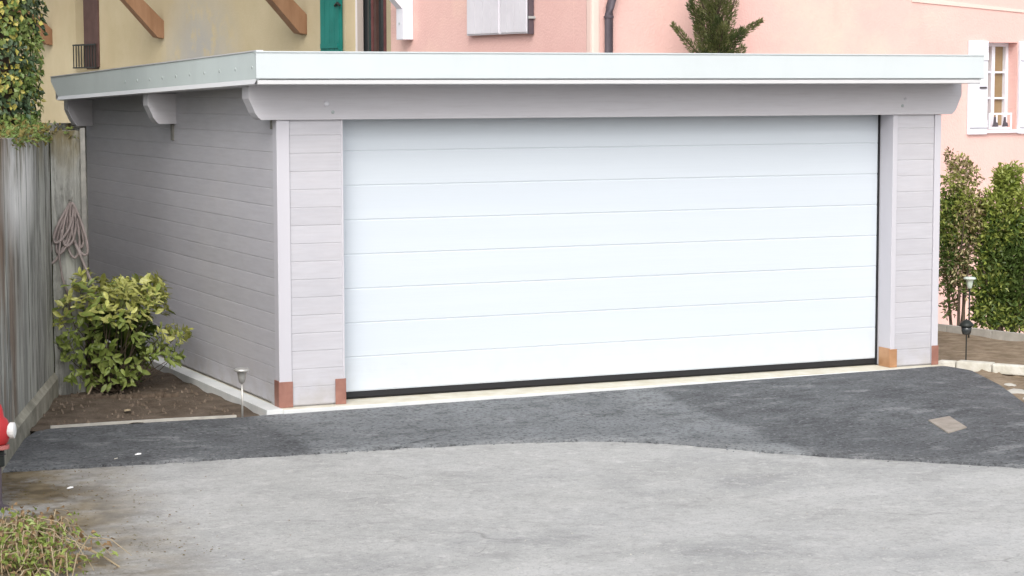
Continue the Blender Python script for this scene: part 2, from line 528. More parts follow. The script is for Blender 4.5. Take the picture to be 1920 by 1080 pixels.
def axis(lo, hi, step, far):
    a = [lo + i * step for i in range(int((hi - lo) / step) + 1)]
    pre, d = [], step
    q = lo
    while q > -far:
        d *= 1.35
        q -= d
        pre.append(q)
    post, d, q = [], step, a[-1]
    while q < far:
        d *= 1.35
        q += d
        post.append(q)
    return pre[::-1] + a + post
xs, ys = axis(-5, 13, .3, 300), axis(-9, 11, .3, 300)
g = MB()
g.v = [(x, y, gz(x, y)) for y in ys for x in xs]
nx = len(xs)
g.f = [(j * nx + i, j * nx + i + 1, (j + 1) * nx + i + 1, (j + 1) * nx + i) for j in range(len(ys) - 1) for i in range(nx - 1)]
struct(g.build('ground', 'ground', smooth=True))

def interp(poly, t):
    ds = [0]
    for a, b in zip(poly, poly[1:]):
        ds.append(ds[-1] + math.dist(a[:2], b[:2]))
    t *= ds[-1]
    for i in range(len(poly) - 1):
        if t <= ds[i + 1] or i == len(poly) - 2:
            k = (t - ds[i]) / (ds[i + 1] - ds[i])
            return [a + (b - a) * k for a, b in zip(poly[i], poly[i + 1])]

# new asphalt apron: ruled between its inner edge (garage, bed, wall) and its outer edge
inner = [(-3.2, -.9, -.09), (-2.2, -.58, -.06), (-1.9, .0, -.05), (-1.76, .06, -.045), (-.95, .02, -.045), (-.3, -.06, -.04), (-.1, -.085, -.03),
         (1.5, -.085, -.026), (3.1, -.085, -.018), (4.7, -.085, -.008), (6.2, -.085, .0), (6.3, -.35, -.015), (6.05, -1.1, -.04), (5.65, -1.95, -.06), (5.1, -3.3, -.075), (4.65, -4.4, -.085)]
outer = [(-3.2, -1.26, 0), (-2.43, -1.34, 0), (-1.72, -1.43, 0), (-.675, -1.514, 0), (.577, -1.624, 0), (1.2, -1.72, 0), (1.705, -1.864, 0), (2.0, -2.04, 0), (2.222, -2.222, 0), (2.45, -2.52, 0),
         (2.719, -2.892, 0), (3.05, -3.22, 0), (3.422, -3.514, 0), (3.987, -4.087, 0), (4.426, -4.549, 0)]
pi = [(0, 0), (.16, .13), (.3, .27), (.47, .42), (.62, .62), (.72, .8), (.86, .93), (1, 1)]
NU, NV = 260, 14
ap = MB()
for i in range(NU + 1):
    t = i / NU
    for (a, b), (c, d) in zip(pi, pi[1:]):
        if t <= c + 1e-9:
            t2 = b + (d - b) * (t - a) / (c - a)
            break
    p, q = interp(inner, t), interp(outer, t2)
    w = .03 * noise.noise(Vector((t * 150, 3.1, 0))) + .045 * noise.noise(Vector((t * 40, 1.1, 0)))
    q[1] += w
    q[2] = gz(q[0], q[1]) + .016
    for j in range(NV + 1):
        s = j / NV
        x, y = p[0] + (q[0] - p[0]) * s, p[1] + (q[1] - p[1]) * s
        z = p[2] + (q[2] - p[2]) * s
        hump = math.exp(-((x - 5.0) / 1.0) ** 2) * math.sin(math.pi * s) * .055
        valley = -math.exp(-((x - 3.0 + (y + .2) * .1) / .35) ** 2) * math.sin(math.pi * s) * .012
        z += hump + valley + .008 * noise.noise(Vector((x * 2.2, y * 2.2, 0))) * math.sin(math.pi * s)
        ap.v.append((x, y, max(z, gz(x, y) + .012)))
    ap.v.append((q[0], q[1] - .012, q[2] - .05))
m1 = NV + 2
ap.f = [(i * m1 + j, i * m1 + j + 1, (i + 1) * m1 + j + 1, (i + 1) * m1 + j) for i in range(NU) for j in range(NV + 1)]
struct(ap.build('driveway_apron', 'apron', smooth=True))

# planting bed on the left, dry earth on the right
def patch(name, m, x0, x1, y0, y1, zf, n=40, inside=None, kind=True):
    b = MB()
    b.v = [(x0 + (x1 - x0) * i / n, y0 + (y1 - y0) * j / n, 0) for j in range(n + 1) for i in range(n + 1)]
    b.v = [(x, y, zf(x, y)) for x, y, _ in b.v]
    for j in range(n):
        for i in range(n):
            q = (j * (n + 1) + i, j * (n + 1) + i + 1, (j + 1) * (n + 1) + i + 1, (j + 1) * (n + 1) + i)
            cx_, cy_ = sum(b.v[k][0] for k in q) / 4, sum(b.v[k][1] for k in q) / 4
            if inside is None or inside(cx_, cy_):
                b.f.append(q)
    return struct(b.build(name, m, smooth=True))
patch('soil_bed', 'soil', -1.95, -.09, .0, 7.0,
      lambda x, y: -.05 + .03 * noise.noise(Vector((x * 3, y * 3, 0))) + .012 * noise.noise(Vector((x * 11, y * 11, 5))), 56,
      None)
def earth_z(x, y):
    kx = 6.46 - (y - .02) * .64             # line of the kerb stones
    z = -.02 if x > kx else -.07 + .03 * noise.noise(Vector((x * 7, y * 7, 1)))
    return z + .025 * noise.noise(Vector((x * 2.4, y * 2.4, 3))) + .008 * noise.noise(Vector((x * 13, y * 13, 9)))
patch('dry_earth', 'drysoil', 4.6, 8.7, -4.6, 6.6, earth_z, 90,
      lambda x, y: x > (6.22 if y > -.35 else 6.28 + .42 * (y + .35)) and x < 8.15)

# ------------------------------------------------------------------ garage
W, ZB = 6.19, 2.24
OL, OR = .545, 5.68                      # door opening
G = thing('garage', 'wide flat-roofed garage clad in lilac-grey boards with a big white door', 'garage')
def roofz(y):                             # underside of the roof, falling to the back
    return 2.515 - .022 * (y + .4)
# floor slab
s = MB()
s.box(-.115, W + .06, -.085, 6.45, -.35, 0)
s.build('floor_slab', 'slab', G, bevel=.006)
MB().box(-.135, -.001, -.09, 6.4, -.3, .006).build('slab_edge', 'strip', G, bevel=.004)
MB().box(.0, W, -.1, -.0855, -.3, -.001).build('slab_nosing', 'strip', G, bevel=.003)
# closed walls (cores) behind the boards
side = MB().box(.03, .13, .06, 6.3, 0.001, 2.45).build('side_wall', 'core', G)
MB().box(W - .13, W - .03, .06, 6.3, .001, 2.45).build('far_side_wall', 'siding', G)
MB().box(.13, W - .13, 6.2, 6.3, .001, 2.45).build('rear_wall', 'siding', G)
BH = .1405
def board_mesh(ln, ax):
    """tongue and groove board: bevelled long edges, a step at the lap"""
    h = BH
    prof = [(0, .0005), (.0175, .0005), (.0175, .003), (.020, .0075), (.020, h - .003), (.0183, h), (0, h)]
    b = MB()
    if ax == 'y':                          # on the plane x=0, face towards -x
        b.prism([(-a, z) for a, z in prof], 0, ln, 1)
    else:                                  # on the plane y=0, face towards -y
        b.prism([(-a, z) for a, z in prof], 0, ln, 0)
    return b.mesh('board')
bm_side = board_mesh(6.16, 'y')
for k in range(18):
    o = link('board', bm_side, 'siding', side)
    o.location = (.03, .105, .02 + k * BH)
    o.rotation_euler.y = U(-.004, .004)
def pier(x0, x1, bx0, bx1):
    p = MB().box(x0 + .012, x1 - .012, .032, .24, .001, ZB + .1).build('front_pier', 'core', G)
    bmsh = board_mesh(bx1 - bx0, 'x')
    for k in range(16):
        o = link('board', bmsh, 'siding', p)
        o.location = (bx0, .032, .012 + k * BH)
    return p
pl = pier(0, OL, .108, OL - .014)
pr = pier(OR, W, OR + .05, W - .07)
def trim(x0, x1, y0, y1, z0, z1, parent, name='corner_board', m='trim', bev=.004):
    return MB().box(x0, x1, y0, y1, z0, z1).build(name, m, parent, bevel=bev)
trim(0, .104, 0, .10, .012, ZB, pl)
trim(OL - .014, OL, .004, .245, .012, ZB, pl, 'jamb_board')
trim(W - .066, W, 0, .10, .012, ZB, pr)
trim(OR, OR + .048, .0, .1, .012, ZB, pr, 'jamb_board')
trim(OR + .004, OR + .03, .101, .245, .012, ZB, pr, 'jamb_board')
# copper shoes
def shoe(parts, m):
    b = MB()
    for p in parts:
        b.box(*p)
    b.build('copper_shoe', m, G, bevel=.0015)
shoe([(-.005, .108, -.006, -.0005, .002, .205), (-.007, -.0005, .0, .11, .002, .212)], 'copper')
shoe([(OL - .085, OL + .004, -.006, -.0005, .002, .205), (OL + .0005, OL + .005, .0, .12, .002, .205)], 'copper')
shoe([(OR - .004, OR + .07, -.006, -.0005, .002, .165), (OR - .006, OR - .0005, .0, .17, .002, .172)], 'copper_lit')
shoe([(W - .068, W + .005, -.006, -.0005, .002, .175), (W + .0005, W + .006, .0, .1, .002, .175)], 'copper')
# beams with shaped ends
def beam(y0, y1, zt, xl, xr, h=.27):
    z0 = zt - h
    half = [(0, 0), (0, .105), (.012, .13), (.028, .165), (.05, .215), (.075, .25), (.10, h)]
    pts = [(xl + a, zt - c) for a, c in half] + [(xr - a, zt - c) for a, c in reversed(half)]
    return MB().prism(pts, y0, y1, 1).build('roof_beam', 'beam', G, bevel=.004)
fb = beam(-.018, .15, 2.512, -.225, W + .20)
beam(2.86, 3.02, roofz(2.9) - .003, -.245, W + .2)
beam(5.98, 6.14, roofz(6.0) - .003, -.245, W + .2)
MB().box(-.004, .015, 2.93, 3.0, 2.02, 2.17).build('dark_stub', 'rod', G, bevel=.002)  # dark piece standing in for a shaded gap below the middle beam
MB().box(-.004, .008, .104, .15, 2.17, 2.238).build('dark_stub', 'rod', G, bevel=.002)  # small dark piece below the front beam
MB().lathe([(.006, -.0), (.02, .004), (.02, .016), (.010, .026), (.002, .028)], (.40, -.018, 2.365), 12, (0, -1, 0)).build('bolt', 'white', fb)
MB().lathe([(.014, 0), (.014, .004), (.006, .008)], (.455, -.018, 2.30), 10, (0, -1, 0)).build('bolt', 'screw', fb)
MB().lathe([(.014, 0), (.014, .004), (.006, .008)], (5.76, -.018, 2.32), 10, (0, -1, 0)).build('bolt', 'screw', fb)
MB().lathe([(.012, 0), (.012, .004), (.006, .008)], (5.79, -.018, 2.38), 10, (0, -1, 0)).build('bolt', 'trim', fb)
# roof
RL, RR, RF, RB = -.278, 6.325, -.40, 6.45
roof = MB()
zt0, zt1 = roofz(RF) + .215, roofz(RB) + .215
roof.prism([(RF + .02, roofz(RF) + .012), (RB, roofz(RB) + .012), (RB, zt1), (RF + .02, zt0)], RL + .02, RR - .02, 0)
rf = roof.build('roof', 'membrane', G)
# front fascia: tall sheet, rolled top, recessed lower trim
fp = [(RF, 2.556), (RF - .006, 2.562), (RF - .004, 2.748), (RF - .012, 2.754), (RF - .012, 2.764), (RF + .05, 2.764), (RF + .05, 2.752), (RF + .012, 2.748), (RF + .012, 2.556)]
MB().prism(fp, RL - .008, RR + .014, 0).build('front_fascia', 'metal', rf)
MB().prism([(RF + .008, 2.512), (RF - .003, 2.518), (RF - .003, 2.543), (RF + .008, 2.548), (RF + .03, 2.548), (RF + .03, 2.512)], RL + .004, RR - .02, 0).build('drip_trim', 'lip', rf)
# side fascia sloping down to the back, rear end cut at a slant
def sidefascia(x_out, sgn):
    b = MB()
    a0, a1 = RF + .014, RB + .12
    t = [(a0, roofz(a0) + .028), (a1 - .33, roofz(a1) + .028), (a1, roofz(a1) + .19), (a1, roofz(a1) + .235), (a0, roofz(a0) + .245)]
    b.prism(t, min(x_out, x_out - sgn * .02), max(x_out, x_out - sgn * .02), 0)
    return b.build('side_fascia', 'sidemetal', rf)
sf = sidefascia(RL, -1)
sidefascia(RR, 1)
b = MB()
a0, a1 = RF + .0, RB + .12
b.add([(RL - .022, a0, roofz(a0) + .004), (RL - .022, a1 - .36, roofz(a1) + .004), (RL - .001, a1 - .33, roofz(a1) + .040), (RL - .001, a0, roofz(a0) + .040),
       (RL + .02, a0, roofz(a0) - .004), (RL + .02, a1 - .36, roofz(a1) - .004)], [(0, 1, 2, 3), (0, 4, 5, 1)])
b.build('drip_edge', 'lip', sf)
b = MB()
b.prism([(a0, roofz(a0) + .246), (a1, roofz(a1) + .236), (a1, roofz(a1) + .246), (a0, roofz(a0) + .256)], RL - .006, RL + .05, 0)
b.build('top_edge', 'lip', sf)
for k in range(10):
    y = -.28 + k * .42
    MB().lathe([(.013, 0), (.013, .003), (.006, .006)], (RL, y, roofz(y) + .13 - .002 * k), 8, (-1, 0, 0)).build('screw', 'screw', sf)
# soffit boards
for k in range(4):
    x0 = RL + .024
b = MB()
b.prism([(RF + .035, roofz(RF) + .002), (RB - .02, roofz(RB) + .002), (RB - .02, roofz(RB) + .0115), (RF + .035, roofz(RF) + .0115)], RL + .021, RR - .021, 0)
b.build('soffit', 'beam', rf)
# garage door
D = MB().box(OL - .05, OR + .05, .262, .27, .03, ZB + .12).build('garage_door', 'core', G)
PH = (ZB + .02 - .062) / 8
pm = MB()
h = PH
pm.prism([(0, .0005), (-.0365, .0005), (-.0365, .004), (-.040, .011), (-.040, h - .005), (-.0375, h), (0, h)], 0, OR - OL - .012 + .05, 0)
pmesh = pm.mesh('door_panel')
for k in range(8):
    o = link('door_panel', pmesh, 'door', D)
    o.location = (OL - .05, .26, .062 + k * PH)
MB().prism([(.222, .063), (.262, .063), (.262, .022), (.228, .004), (.218, .02)], OL - .04, OR + .001, 0).build('bottom_seal', 'rubber', D)
MB().box(OR - .010, OR + .003, .205, .259, .004, ZB - .002).build('guide_rail', 'rubber', D)

# ------------------------------------------------------------------ houses behind
HO, HR = (6.325, 7.2, 0), R(6.8)
def gridwall(us, zs, holes, y0, y1, face='u'):
    """a wall slab with openings; face 'u': outline runs along local x, thickness y0..y1; 'v': along local y, thickness x"""
    b = MB()
    def P(u, z, t):
        return (u, t, z) if face == 'u' else (t, u, z)
    def hole(i, j):
        uc, zc = (us[i] + us[i + 1]) / 2, (zs[j] + zs[j + 1]) / 2
        return any(h[0] < uc < h[1] and h[2] < zc < h[3] for h in holes)
    for i in range(len(us) - 1):
        for j in range(len(zs) - 1):
            if hole(i, j):
                continue
            for t in (y0, y1):
                b.add([P(us[i], zs[j], t), P(us[i + 1], zs[j], t), P(us[i + 1], zs[j + 1], t), P(us[i], zs[j + 1], t)], [(0, 1, 2, 3)])
    for h in holes:
        b.add([P(h[0], h[2], y0), P(h[1], h[2], y0), P(h[1], h[3], y0), P(h[0], h[3], y0),
               P(h[0], h[2], y1), P(h[1], h[2], y1), P(h[1], h[3], y1), P(h[0], h[3], y1)],
              [(0, 1, 5, 4), (1, 2, 6, 5), (2, 3, 7, 6), (3, 0, 4, 7)])
    u0, u1, z0, z1 = us[0], us[-1], zs[0], zs[-1]
    b.add([P(u0, z0, y0), P(u1, z0, y0), P(u1, z1, y0), P(u0, z1, y0), P(u0, z0, y1), P(u1, z0, y1), P(u1, z1, y1), P(u0, z1, y1)],
          [(0, 1, 5, 4), (1, 2, 6, 5), (2, 3, 7, 6), (3, 0, 4, 7)])
    return b
PINK = thing('pink_house', 'pale pink rendered house with white shutters behind the garage', 'house', HO, HR)
# front wall with the small barred window
wu0, wu1, wz0, wz1 = 6.345, 6.905, 1.90, 3.07
fw_ = gridwall([0, wu0, wu1, 8.4, 8.95, 14], [-1.3, wz0, wz1, 6.2], [(wu0, wu1, wz0, wz1), (8.4, 8.95, wz0, wz1)], 0, .4)
fwall = fw_.build('front_wall', 'pink', PINK)
swall = gridwall([.402, 1.42, 2.72, 5.07], [-1.3, 3.2, 4.6, 6.2], [(1.42, 2.72, 3.2, 4.6)], 0, .4, 'v').build('side_wall', 'pink', PINK)
MB().box(.402, 13.6, 4.67, 5.069, -1.3, 6.2).build('rear_wall', 'pink', PINK)
MB().box(13.6, 14, .402, 5.069, -1.3, 6.2).build('end_wall', 'pink', PINK)
# sloping pale band on the front wall
MB().prism([(5.0, 3.60), (5.3, 3.63), (9.2, 3.36), (9.2, 3.29), (7, 3.475), (5.0, 3.585)], -.015, -.001, 1).build('sloping_band', 'pinkband', PINK)
def window_small(u0, u1, z0, z1, par):
    w = MB().box(u0 - .02, u0 + .05, .17, .23, z0, z1).box(u1 - .05, u1 + .02, .17, .23, z0, z1).box(u0 + .05, u1 - .05, .17, .23, z1 - .05, z1).box(u0 + .05, u1 - .05, .17, .23, z0, z0 + .05)
    w = w.build('window', 'white', par)
    MB().box((u0 + u1) / 2 - .03, (u0 + u1) / 2 + .03, .165, .225, z0 + .051, z1 - .051).build('mullion', 'white', w)
    for zz in (z0 + (z1 - z0) * .36, z0 + (z1 - z0) * .66):
        MB().box(u0 + .051, (u0 + u1) / 2 - .031, .18, .215, zz - .013, zz + .013).build('glazing_bar', 'white', w)
        MB().box((u0 + u1) / 2 + .031, u1 - .051, .18, .215, zz - .013, zz + .013).build('glazing_bar', 'white', w)
    MB().box(u0 + .05, u1 - .05, .226, .236, z0, z1).build('pane', 'tanglass', w)
    MB().box(u0 - .02, u1 + .03, -.05, .165, z0 - .045, z0 - .001).build('sill', 'white', w)
    return w
w1 = window_small(wu0, wu1, wz0, wz1, PINK)
w2 = window_small(8.4, 8.95, wz0, wz1, PINK)
# low cut-out guard panel on the sill
gp = MB()
gp.box(wu0 + .02, wu1 - .12, -.045, -.03, wz0 + .005, wz0 + .03)
gp.box(wu0 + .02, wu1 - .12, -.045, -.03, wz0 + .20, wz0 + .225)
for k in range(4):
    x = wu0 + .02 + k * (wu1 - wu0 - .165) / 3
    gp.box(x, x + .025, -.044, -.031, wz0 + .031, wz0 + .199)
gd = gp.build('window_guard', 'white', w1)
for x in (wu0 + .13, wu0 + .31):
    MB().prism([(x - .05, wz0 + .04), (x + .06, wz0 + .04), (x + .05, wz0 + .09), (x + .02, wz0 + .1), (x + .015, wz0 + .17), (x - .02, wz0 + .17), (x - .03, wz0 + .09)], -.048, -.042, 1).build('guard_ornament', 'pipe', gd)
def shutter(u0, u1, z0, z1, par, m='white'):
    b = MB().box(u0, u1, -.045, -.005, z0, z1)
    o = b.build('shutter', m, par, bevel=.004)
    n = 3
    for zz in (z0 + .09, z1 - .26):
        MB().box(u0 + .012, u1 - .012, -.066, -.0455, zz, zz + .1).build('ledge', m, o, bevel=.004)
    MB().box(u0 + (u1 - u0) * .55, u0 + (u1 - u0) * .9, -.062, -.0455, (z0 + z1) / 2 - .012, (z0 + z1) / 2 + .012).build('latch', 'pipe', o)
    return o
shutter(6.0, wu0 - .01, 1.84, 3.09, PINK)
shutter(wu1 + .01, wu1 + .345, 1.84, 3.09, PINK)
shutter(8.05, 8.39, 1.84, 3.09, PINK)
shutter(8.96, 9.30, 1.84, 3.09, PINK)
# downpipe near the corner
dp = MB().tube([(.18, -.09, -1.0), (.18, -.09, 3.35), (.19, -.09, 3.42), (.24, -.09, 3.56), (.26, -.12, 3.7), (.26, -.3, 4.6)], .05, 12).build('downpipe', 'pipe', PINK, smooth=True)
for z in (1.4, 3.30):
    MB().lathe([(.056, 0), (.058, .004), (.058, .026), (.056, .03)], (.18, -.09, z), 14).build('pipe_clamp', 'pipe', dp)
    MB().box(.165, .195, -.04, .02, z + .004, z + .026).build('clamp_bracket', 'pipe', dp)
# corner quoin strip of paler render
MB().box(-.012, .115, -.012, .12, -1.3, 6.2).build('corner_render', 'pinkband', PINK, bevel=.03)
# side wall: closed double shutters, white eaves brace
for (v0, v1) in ((1.33, 1.99), (2.0, 2.84)):
    b = MB().box(-.075, -.03, v0, v1, 3.15, 4.62)
    o = b.build('shutter', 'lilac', PINK, bevel=.005)
    n = 4
    for k in range(n):
        a = v0 + .02 + (v1 - v0 - .04) * k / n
        MB().box(-.088, -.0752, a + .005, a + (v1 - v0 - .04) / n - .005, 3.17, 4.6).build('plank', 'lilac', o)
MB().box(-.085, -.01, 1.295, 1.325, 3.14, 4.6).build('shutter_frame', 'pipe', PINK)
MB().box(-.10, -.003, 1.27, 1.29, 3.33, 3.36).build('hinge', 'screw', PINK)
def brace(par, v, zf, m, w=.17, post=False):
    b = MB()
    if post:
        b.box(-.16, -.001, v, v + w, zf, zf + 1.8)
        o = b.build('eaves_brace', m, par, bevel=.01)
        MB().prism([(-.161, zf + .42), (-.161, zf + .62), (-1.1, zf + 1.56), (-1.1, zf + 1.36)], v + .02, v + w - .02, 1).build('strut', m, o)
        MB().lathe([(.016, 0), (.016, .006), (.008, .012)], (-.16, v + w / 2, zf + .22), 8, (-1, 0, 0)).build('bolt', 'screw', o)
    else:
        zz = zf
        b.prism([(-.001, zz), (-.001, zz + .30), (-1.25, zz + 1.5), (-1.25, zz + 1.22), (-.12, zz + .02)], v, v + w, 1)
        o = b.build('eaves_brace', m, par, bevel=.008)
    return o
brace(PINK, 4.42, 3.13, 'white', .2, True)
def hip(par, x0, x1, y0, y1, z0, m='tile'):
    b = MB()
    ym = (y0 + y1) / 2
    b.prism([(y0, z0), (y1, z0), (y1, z0 + .12), (ym, z0 + 1.6), (y0, z0 + .12)], x0, x1, 0)
    return b.build('roof', m, par)
hip(PINK, -.35, 14.5, -.5, 5.065, 6.21)
YEL = thing('yellow_house', 'ochre yellow rendered house with brown eaves braces, left behind the garage', 'house', HO, HR)
yh = [(5.2, 6.46, .6, 4.6), (16.45, 17.65, 2.82, 4.9)]
gridwall([5.072, 5.2, 6.46, 16.45, 17.65, 27], [-1.3, .6, 2.82, 4.6, 4.9, 6.2], yh, 0, .45, 'v').build('side_wall', 'yellow', YEL)
MB().box(.452, 9, 26.55, 27, -1.3, 6.2).build('rear_wall', 'yellow', YEL)
MB().box(.452, 9, 5.072, 5.2, -1.3, 6.2).build('party_wall', 'yellow', YEL)
MB().box(8.55, 9, 5.201, 26.549, -1.3, 6.2).build('far_wall', 'yellow', YEL)
b = MB()
b.prism([(-1.2, 5.45), (4.5, 8.2), (10.2, 5.3), (10.2, 5.5), (4.5, 8.42), (-1.2, 5.65)], 5.072, 27.6, 1)
b.v = [(x, y, z + .75) for x, y, z in b.v]
b.build('roof', 'tile', YEL)
for v, z in ((7.72, 3.27), (13.3, 3.32), (18.95, 3.3)):
    brace(YEL, v, z, 'wood', .22)
# big glazed opening beside the green shutter
ow = MB().box(.16, .22, 5.2, 5.30, .6, 4.6).box(.16, .22, 6.36, 6.46, .6, 4.6).box(.16, .22, 5.30, 6.36, 4.5, 4.6)
ow = ow.build('window', 'lilac', YEL)
MB().box(.15, .21, 5.79, 5.87, .6, 4.5).build('mullion', 'darkwood', ow)
MB().box(.19, .20, 5.301, 5.789, .6, 4.49).build('pane', 'glass', ow)
MB().box(.19, .20, 5.871, 6.359, .6, 4.49).build('pane', 'glass', ow)
MB().box(.14, .155, 6.2, 6.359, .6, 4.5).build('curtain', 'curtain', ow)
MB().box(.165, .185, 5.45, 5.6, .6, 4.5).build('curtain', 'redcurtain', ow)
MB().box(.165, .185, 5.92, 5.98, .6, 4.5).build('curtain', 'redcurtain', ow)
gsx = MB().box(-.06, -.015, 6.52, 7.15, .6, 4.6).build('shutter', 'green', YEL, bevel=.005)
for k in range(4):
    a = 6.53 + k * .153
    MB().box(-.070, -.0602, a + .004, a + .149, .62, 4.58).build('plank', 'green', gsx)
MB().box(-.085, -.0702, 6.56, 7.12, 3.05, 3.12).build('ledge', 'green', gsx)
MB().tube([(-.09, 6.45, 3.66), (-.10, 6.52, 3.7), (-.09, 6.62, 3.66)], .018, 6).build('shutter_hook', 'black', gsx)
# narrow window with a brown shutter leaf
nw = MB().box(.20, .26, 16.451, 16.53, 2.82, 4.9).box(.20, .26, 17.57, 17.649, 2.82, 4.9).box(.2, .26, 16.53, 17.57, 2.82, 2.9).build('window', 'darkwood', YEL)
MB().box(.245, .255, 16.531, 17.569, 2.901, 4.9).build('pane', 'glass', nw)
MB().box(-.03, .0, 16.40, 17.15, 2.86, 4.9).build('shutter', 'darkwood', YEL, bevel=.006)
gr = MB()
for k in range(9):
    a = 16.46 + k * .143
    gr.box(-.075, -.06, a, a + .02, 2.86, 3.26)
gr.box(-.078, -.057, 16.45, 17.64, 3.26, 3.29).box(-.078, -.057, 16.45, 17.64, 2.84, 2.865)
gr.build('window_guard', 'black', YEL)

# ------------------------------------------------------------------ retaining wall on the left
A0, K, B1 = Vector((-3.30, -3.72, 0)), Vector((-1.36, 1.80, 0)), Vector((-1.075, 1.90, 0))
dA = (K - A0).normalized()
nA = Vector((dA.y, -dA.x, 0))           # towards the yard
LA = (K - A0).length
RW = thing('garden_wall', 'tall weathered grey wall with vertical board marks and mossy top at left', 'wall', (0, 0, 0))
w = MB()
cols, s_ = [], 0
while s_ < LA:
    wd = U(.09, .2)
    cols.append((s_, min(s_ + wd, LA), U(-.0025, .0025)))
    s_ += wd
NZ = 12
def wallstrip(b, P0, d, n, cols, top):
    for a, c, off in cols:
        for k in range(NZ):
            z0, z1 = -.35 + (top(a) + .35) * k / NZ, -.35 + (top(a) + .35) * (k + 1) / NZ
            q = []
            for s2, z in ((a, z0), (c, z0), (c, z1), (a, z1)):
                e = off + .006 * noise.noise(Vector((s2 * 3, z * 3, 7)))
                p = P0 + d * s2 + n * e
                q.append((p.x, p.y, z))
            b.add(q, [(0, 1, 2, 3)])
        # reveal between neighbouring board marks and the rough top
        p0, p1 = P0 + d * c + n * .012, P0 + d * c - n * .012
        b.add([(p0.x - n.x * .012 + n.x * off, p0.y - n.y * .012 + n.y * off, -.35), (p1.x, p1.y, -.35), (p1.x, p1.y, top(a)), (p0.x - n.x * .012 + n.x * off, p0.y - n.y * .012 + n.y * off, top(a))], [(0, 1, 2, 3)])
        t0, t1 = P0 + d * a + n * off, P0 + d * c + n * off
        t2, t3 = P0 + d * c - n * .3, P0 + d * a - n * .3
        b.add([(t0.x, t0.y, top(a)), (t1.x, t1.y, top(a)), (t2.x, t2.y, top(a)), (t3.x, t3.y, top(a))], [(0, 1, 2, 3)])
def topA(s2):
    return 2.135 + .02 * noise.noise(Vector((s2 * 2.3, .4, 0)))
wallstrip(w, A0, dA, nA, cols, topA)
w.build('wall_face', 'concrete', RW)
dB = (B1 - K).normalized()
nB = Vector((dB.y, -dB.x, 0))
w = MB()
LB = (B1 - K).length
wallstrip(w, K + dB * .01, dB, nB, [(0, .13, .0), (.13, .22, -.003), (.22, LB - .01, .0)], lambda s2: 2.14)
w.build('return_face', 'concrete', RW)
w = MB()
w.prism([(B1.x, B1.y), (B1.x, B1.y + 6.5), (B1.x - .3, B1.y + 6.5), (B1.x - .3, B1.y + .06)], -.35, 2.10, 2)
w.build('passage_face', 'concrete', RW)
MB().box(B1.x + .002, .7, 6.62, 6.85, -.35, 2.12).build('rear_return', 'concrete', RW)
# paler plaster foot along the wall
p = [A0 + dA * 2.2 + nA * .001, K + nA * .001 - dA * .02, K + nA * .035 - dA * .02, A0 + dA * 2.2 + nA * .05]
pb = MB()
pb.add([(q.x, q.y, -.3) for q in p] + [(p[0].x, p[0].y, .10), (p[1].x, p[1].y, .15), (p[2].x, p[2].y, .10), (p[3].x, p[3].y, .06)],
       [(0, 1, 2, 3), (4, 5, 6, 7), (0, 1, 5, 4), (1, 2, 6, 5), (2, 3, 7, 6), (3, 0, 4, 7)])
pb.build('plaster_foot', 'plinth', RW)
# terrace behind it
t = MB()
pa = A0 - nA * .12 + dA * .1
pk = K - nA * .10 - dA * .02
t.prism([(pa.x, pa.y), (pk.x, pk.y), (B1.x - .12, B1.y + .07), (B1.x - .12, 8.3), (-9, 8.3), (-9, pa.y)], -.5, 2.05, 2)
struct(t.build('terrace', 'turf'))
MB().box(-9, A0.x - .03, A0.y - .02, A0.y + .2, -.35, 2.12).build('near_return', 'concrete', RW)
# galvanised angle post at the wall's end
ps = MB().box(B1.x - .012, B1.x + .028, B1.y - .035, B1.y - .028, .5, 2.16).box(B1.x + .022, B1.x + .028, B1.y - .028, B1.y + .02, .5, 2.16).build('angle_post', 'rod')
tag(ps, 'thin galvanised angle post at the end of the tall grey wall', 'post')
# coil of hose on a nail
hc = thing('hose_coil', 'faded pinkish hose hung in loops on the end of the grey wall', 'hose', (B1.x - .115, B1.y - .09, 1.55))
loops = [(-.19, .50, 0), (-.12, .42, .02), (-.05, .36, .035), (.02, .46, .02), (.075, .38, .005), (.11, .44, .045), (-.15, .33, .03)]
for cx_, hh, oy in loops:
    pts = []
    for k in range(25):
        a = 2 * math.pi * k / 24
        x = cx_ * .9 * (.5 - .5 * math.cos(a)) + .038 * math.sin(a) * (1 + .4 * math.sin(a * .5))
        z = -hh * (.5 - .5 * math.cos(a)) ** .8
        pts.append((x, -oy - .012 * math.sin(a), z))
    MB().tube(pts, .0115, 7, False).build('hose_loop', 'hose', hc, smooth=True)
MB().tube([(-.09, -.03, -.22), (-.115, -.035, -.42), (-.09, -.03, -.62), (-.03, -.02, -.8), (-.02, -.02, -.95)], .0105, 7).build('hose_tail', 'hose', hc, smooth=True)
MB().tube([(.02, -.05, -.34), (.07, -.06, -.47), (.15, -.07, -.68), (.20, -.08, -.86)], .0115, 7).build('hose_tail', 'hose', hc, smooth=True)
MB().tube([(0, .09, .015), (0, -.06, .02), (0, -.065, .05)], .006, 6).build('nail', 'rod', hc)

